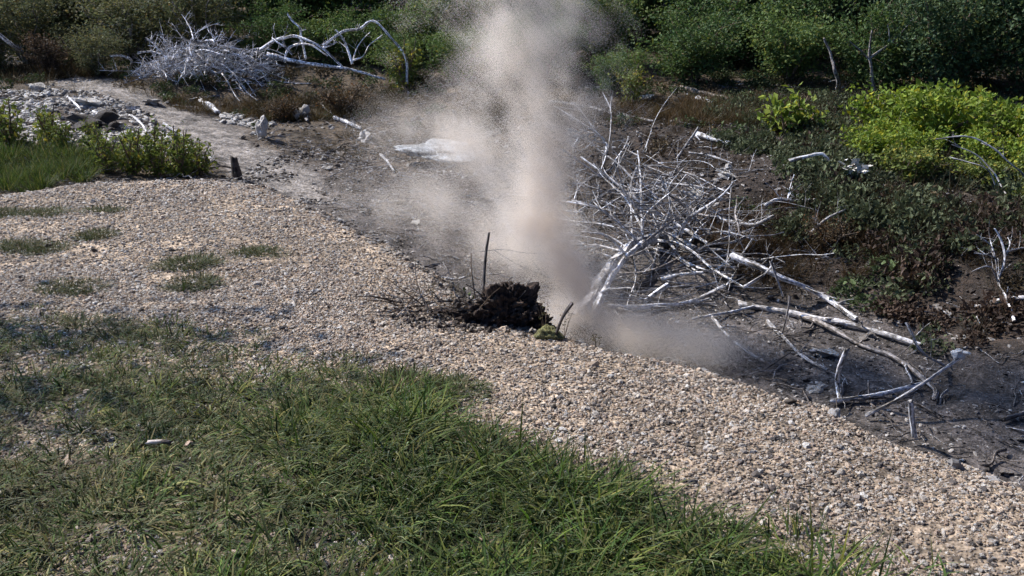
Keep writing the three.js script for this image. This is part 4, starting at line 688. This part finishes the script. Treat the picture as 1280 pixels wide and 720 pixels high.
  // a tree beside the viewer's ground, which shades the stony grass
  const shadeTree = new THREE.Group(); { const R3 = rng(331), [w, l] = shrubGeometry(331, { H: 2.0, W: 3.2, stems: 12, leaves: 850, leaf: 0.11, lowest: 0.0, cluster: 0.1 }); w.translate(0, 2.9, 0); l.translate(0, 2.9, 0); mesh(limb([V(0.1, -0.2, 0), V(0, 1.4, 0.06), V(0, 3.1, 0)], 0.14, 0.07, R3, { sides: 10, step: 0.15 }), WOOD.brown, 'trunk', shadeTree); mesh(w, WOOD.brown, 'limbs', shadeTree); mesh(l, LM.mid, 'crown', shadeTree); }
  shadeTree.name = 'shade_tree'; place(shadeTree, -6.2, -5.7, 1, 0, 'slender leafy tree on the gravel beside the stony grass', 'tree');
  // leafy weeds behind the crest of the mound
  const weeds = [321, 322, 323].map(s => makeShrub('leafy_weed', s, { H: 0.68, W: 0.46, stems: 7, leaves: 360, leaf: 0.065, cluster: 0.2, lowest: 0.1, yellow: 0.1 }, LM.weed)); let k = 0;
  for (const [x, z, s] of [[-4.55, -9.7, 0.8], [-4.3, -9.85, 0.9], [-4.05, -9.9, 0.85], [-3.85, -10.05, 0.95], [-3.7, -10.3, 0.8], [-4.75, -10.0, 0.75], [-4.2, -10.3, 0.85], [-3.95, -10.45, 0.8], [-4.5, -10.35, 0.7]]) place(weeds[k++ % 3], x, z, s, k * 1.7, 'leafy yellow-green weed in the dense clump below the rubble', 'weed', 'weeds in the dense clump');
  for (const [x, z, s] of [[-6.0, -10.5, 1.0], [-5.7, -10.8, 0.85], [-5.4, -10.5, 0.7], [-5.15, -10.9, 0.5], [-6.3, -10.8, 1.05], [-6.0, -11.3, 0.7], [-5.5, -11.4, 0.45], [-6.6, -11.0, 1.0]]) place(weeds[k++ % 3], x, z, s, k * 1.7, 'leafy weed growing out of the rank grass behind the mound crest', 'weed', 'weeds in the rank grass');
  // tiny dry weeds on the lip by the soil clod
  const R2 = rng(99);
  for (const [x, z, h, label] of [[0.17, -4.3, 0.17, 'spindly dry weed between the soil clod and the mossy lump'], [0.27, -4.22, 0.15, 'spindly dry weed beside the leaning dark stick'], [0.42, -4.1, 0.07, 'tiny dry weed alone on the gravel lip past the stick'], [-0.33, -4.72, 0.13, 'dry weed by the foot of the upright stake'], [-0.47, -4.85, 0.1, 'low dry weed on the lip behind the roots']]) {
    const t = put(new THREE.Group(), 'dry_weed'); t.position.set(x, ground(x, z), z); tag(t, label, 'weed');
    for (let i = 0; i < 3; i++) { const d = V((R2() - 0.5) * 0.5, 1, (R2() - 0.5) * 0.5), g = limb([V(0, -0.01, 0), d.clone().multiplyScalar(h * 0.5), V(d.x * h * 1.2, h, d.z * h * 1.2)], 0.0016, 0.0009, R2, { sides: 4, step: 0.03, snap: false }); mesh(g, WOOD.brown, 'stem', t); }
    const pos = [], cl = [], idx = []; for (let i = 0; i < 34; i++) { const y = h * lerp(0.25, 1, R2()); pushLeaf(pos, cl, idx, V((R2() - 0.5) * 0.05, y, (R2() - 0.5) * 0.05), R2, 0.012, [0.2, 0.17, 0.1]); } mesh(leafGeo(pos, cl, idx), grassMat, 'leaves', t);
  }
}
// ---------------------------------------------------------------- smoke: real specks hanging in the air, lit by sun and sky
{
  const R = rng(7), gauss = () => (R() + R() + R() + R() - 2) * 1.2;
  const puffs = [], puff = (p, s, w = 1) => puffs.push([p, s, w]);
  // the column: height, centre, radius
  const C = [[-0.9, 0.58, -6.5, 0.44], [-0.55, 0.42, -6.6, 0.42], [-0.2, 0.26, -6.8, 0.36], [0.15, 0.2, -6.85, 0.36], [0.5, 0.17, -6.9, 0.42], [1.0, 0.12, -6.95, 0.58], [1.5, 0.1, -7.0, 0.7], [2.1, -0.02, -7.1, 0.65], [3.0, -0.2, -7.3, 0.85], [4.2, -0.5, -7.6, 1.1]];
  const colAt = y => { for (let i = 0; i < C.length - 1; i++) if (y <= C[i + 1][0]) { const t = (y - C[i][0]) / (C[i + 1][0] - C[i][0]); return C[i].map((v, k) => lerp(v, C[i + 1][k], t)); } return C.at(-1); };
  let n = 0, guard = 0;
  while (n < 4200 && guard++ < 120000) {
    const y = -0.9 + 5.1 * Math.pow(R(), 1.35), [, cx, cz, r] = colAt(y), wx = 0.5 * r * n3(1, y * 1.6, 3), wz = 0.5 * r * n3(5, y * 1.6, 9), p = V(cx + wx + gauss() * r * lerp(0.4, 0.9, R()), y, cz + wz + gauss() * r * 0.6);
    const f = fbm(p.x * 3.0, p.y * 2.1 - 4, p.z * 3.0, 4); if (R() > sm(-0.06, 0.14, f)) continue; if (p.y < ground(p.x, p.z)) continue;
    puff(p, lerp(0.035, 0.11, R() * R()) * lerp(0.9, 1.4, sm(0, 4, y)), lerp(1.15, 1, sm(-0.6, 0.1, y))); n++;
  }
  const cloud = (count, a, b, ra, rb, s0, s1, thr, wt = 1) => { let m = 0, g = 0; while (m < count && g++ < 40000) { const t = R(), p = a.clone().lerp(b, t).add(V(gauss() * lerp(ra[0], rb[0], t), gauss() * lerp(ra[1], rb[1], t), gauss() * lerp(ra[2], rb[2], t))); if (p.y < ground(p.x, p.z) + 0.02) p.y = ground(p.x, p.z) + 0.02 + R() * 0.1; if (R() > sm(thr, thr + 0.35, fbm(p.x * 2.6, p.y * 2.6, p.z * 2.6, 4))) continue; puff(p, lerp(s0, s1, R()), wt); m++; } };
  cloud(330, V(-0.1, 0.1, -8.2), V(-1.1, 0.45, -9.2), [0.3, 0.3, 0.35], [0.35, 0.25, 0.4], 0.05, 0.16, -0.06, 0.5);   // drifting aside
  cloud(420, V(0.4, -0.6, -7.3), V(-1.3, -0.3, -9.4), [0.35, 0.2, 0.35], [0.5, 0.16, 0.4], 0.05, 0.16, -0.06, 0.5);   // creeping up the hollow
  cloud(200, V(0.7, -0.8, -6.3), V(1.5, -0.85, -6.0), [0.25, 0.1, 0.25], [0.3, 0.08, 0.25], 0.06, 0.15, -0.15, 0.7);
  const N = 2000000, pos = new Float32Array(N * 9), SIZE = 0.00138, S = puffs.reduce((a, [, s, w]) => a + s * s * w, 0); let at = 0;
  const ga = () => (R() + R() + R() + R() - 2) * 1.35;
  for (const [p, s, w0] of puffs) {
    for (let k = Math.round(N * s * s * w0 / S); k > 0 && at < N; k--) {
      const x = p.x + ga() * s, y = p.y + ga() * s, z = p.z + ga() * s, h = R() * 6.2832, c = R() * 2 - 1, q = Math.sqrt(1 - c * c), a = [q * Math.cos(h), c, q * Math.sin(h)], w = R() * 6.2832, u = [-Math.sin(h), 0, Math.cos(h)], v = [a[1] * u[2], a[2] * u[0] - a[0] * u[2], -a[1] * u[0]];
      const b = [0, 1, 2].map(n => u[n] * Math.cos(w) + v[n] * Math.sin(w)), o = at++ * 9, l = SIZE;
      for (let n = 0; n < 3; n++) { const o0 = [x, y, z][n]; pos[o + n] = o0 + a[n] * l; pos[o + 3 + n] = o0 + (-0.5 * a[n] + 0.87 * b[n]) * l; pos[o + 6 + n] = o0 + (-0.5 * a[n] - 0.87 * b[n]) * l; }
    }
  }
  const g = new THREE.BufferGeometry(); g.setAttribute('position', new THREE.BufferAttribute(pos.subarray(0, at * 9), 3));
  const mat = new THREE.MeshPhysicalMaterial({ roughness: 1, transmission: 0.5, thickness: 0, side: THREE.DoubleSide, specularIntensity: 0, flatShading: true }); mat.color.setRGB(0.95, 0.895, 0.835);
  const drift = [[0, 0, 0], [0.021, -0.017, 0.013], [-0.016, 0.023, -0.02]].map(d => [V(...d), [0, 0, 0], V(1, 1, 1), null]);
  scatter('smoke', g, mat, drift, scene, 'pale pinkish smoke billowing up out of the hollow', 'smoke');
}
renderer.render(scene, camera);
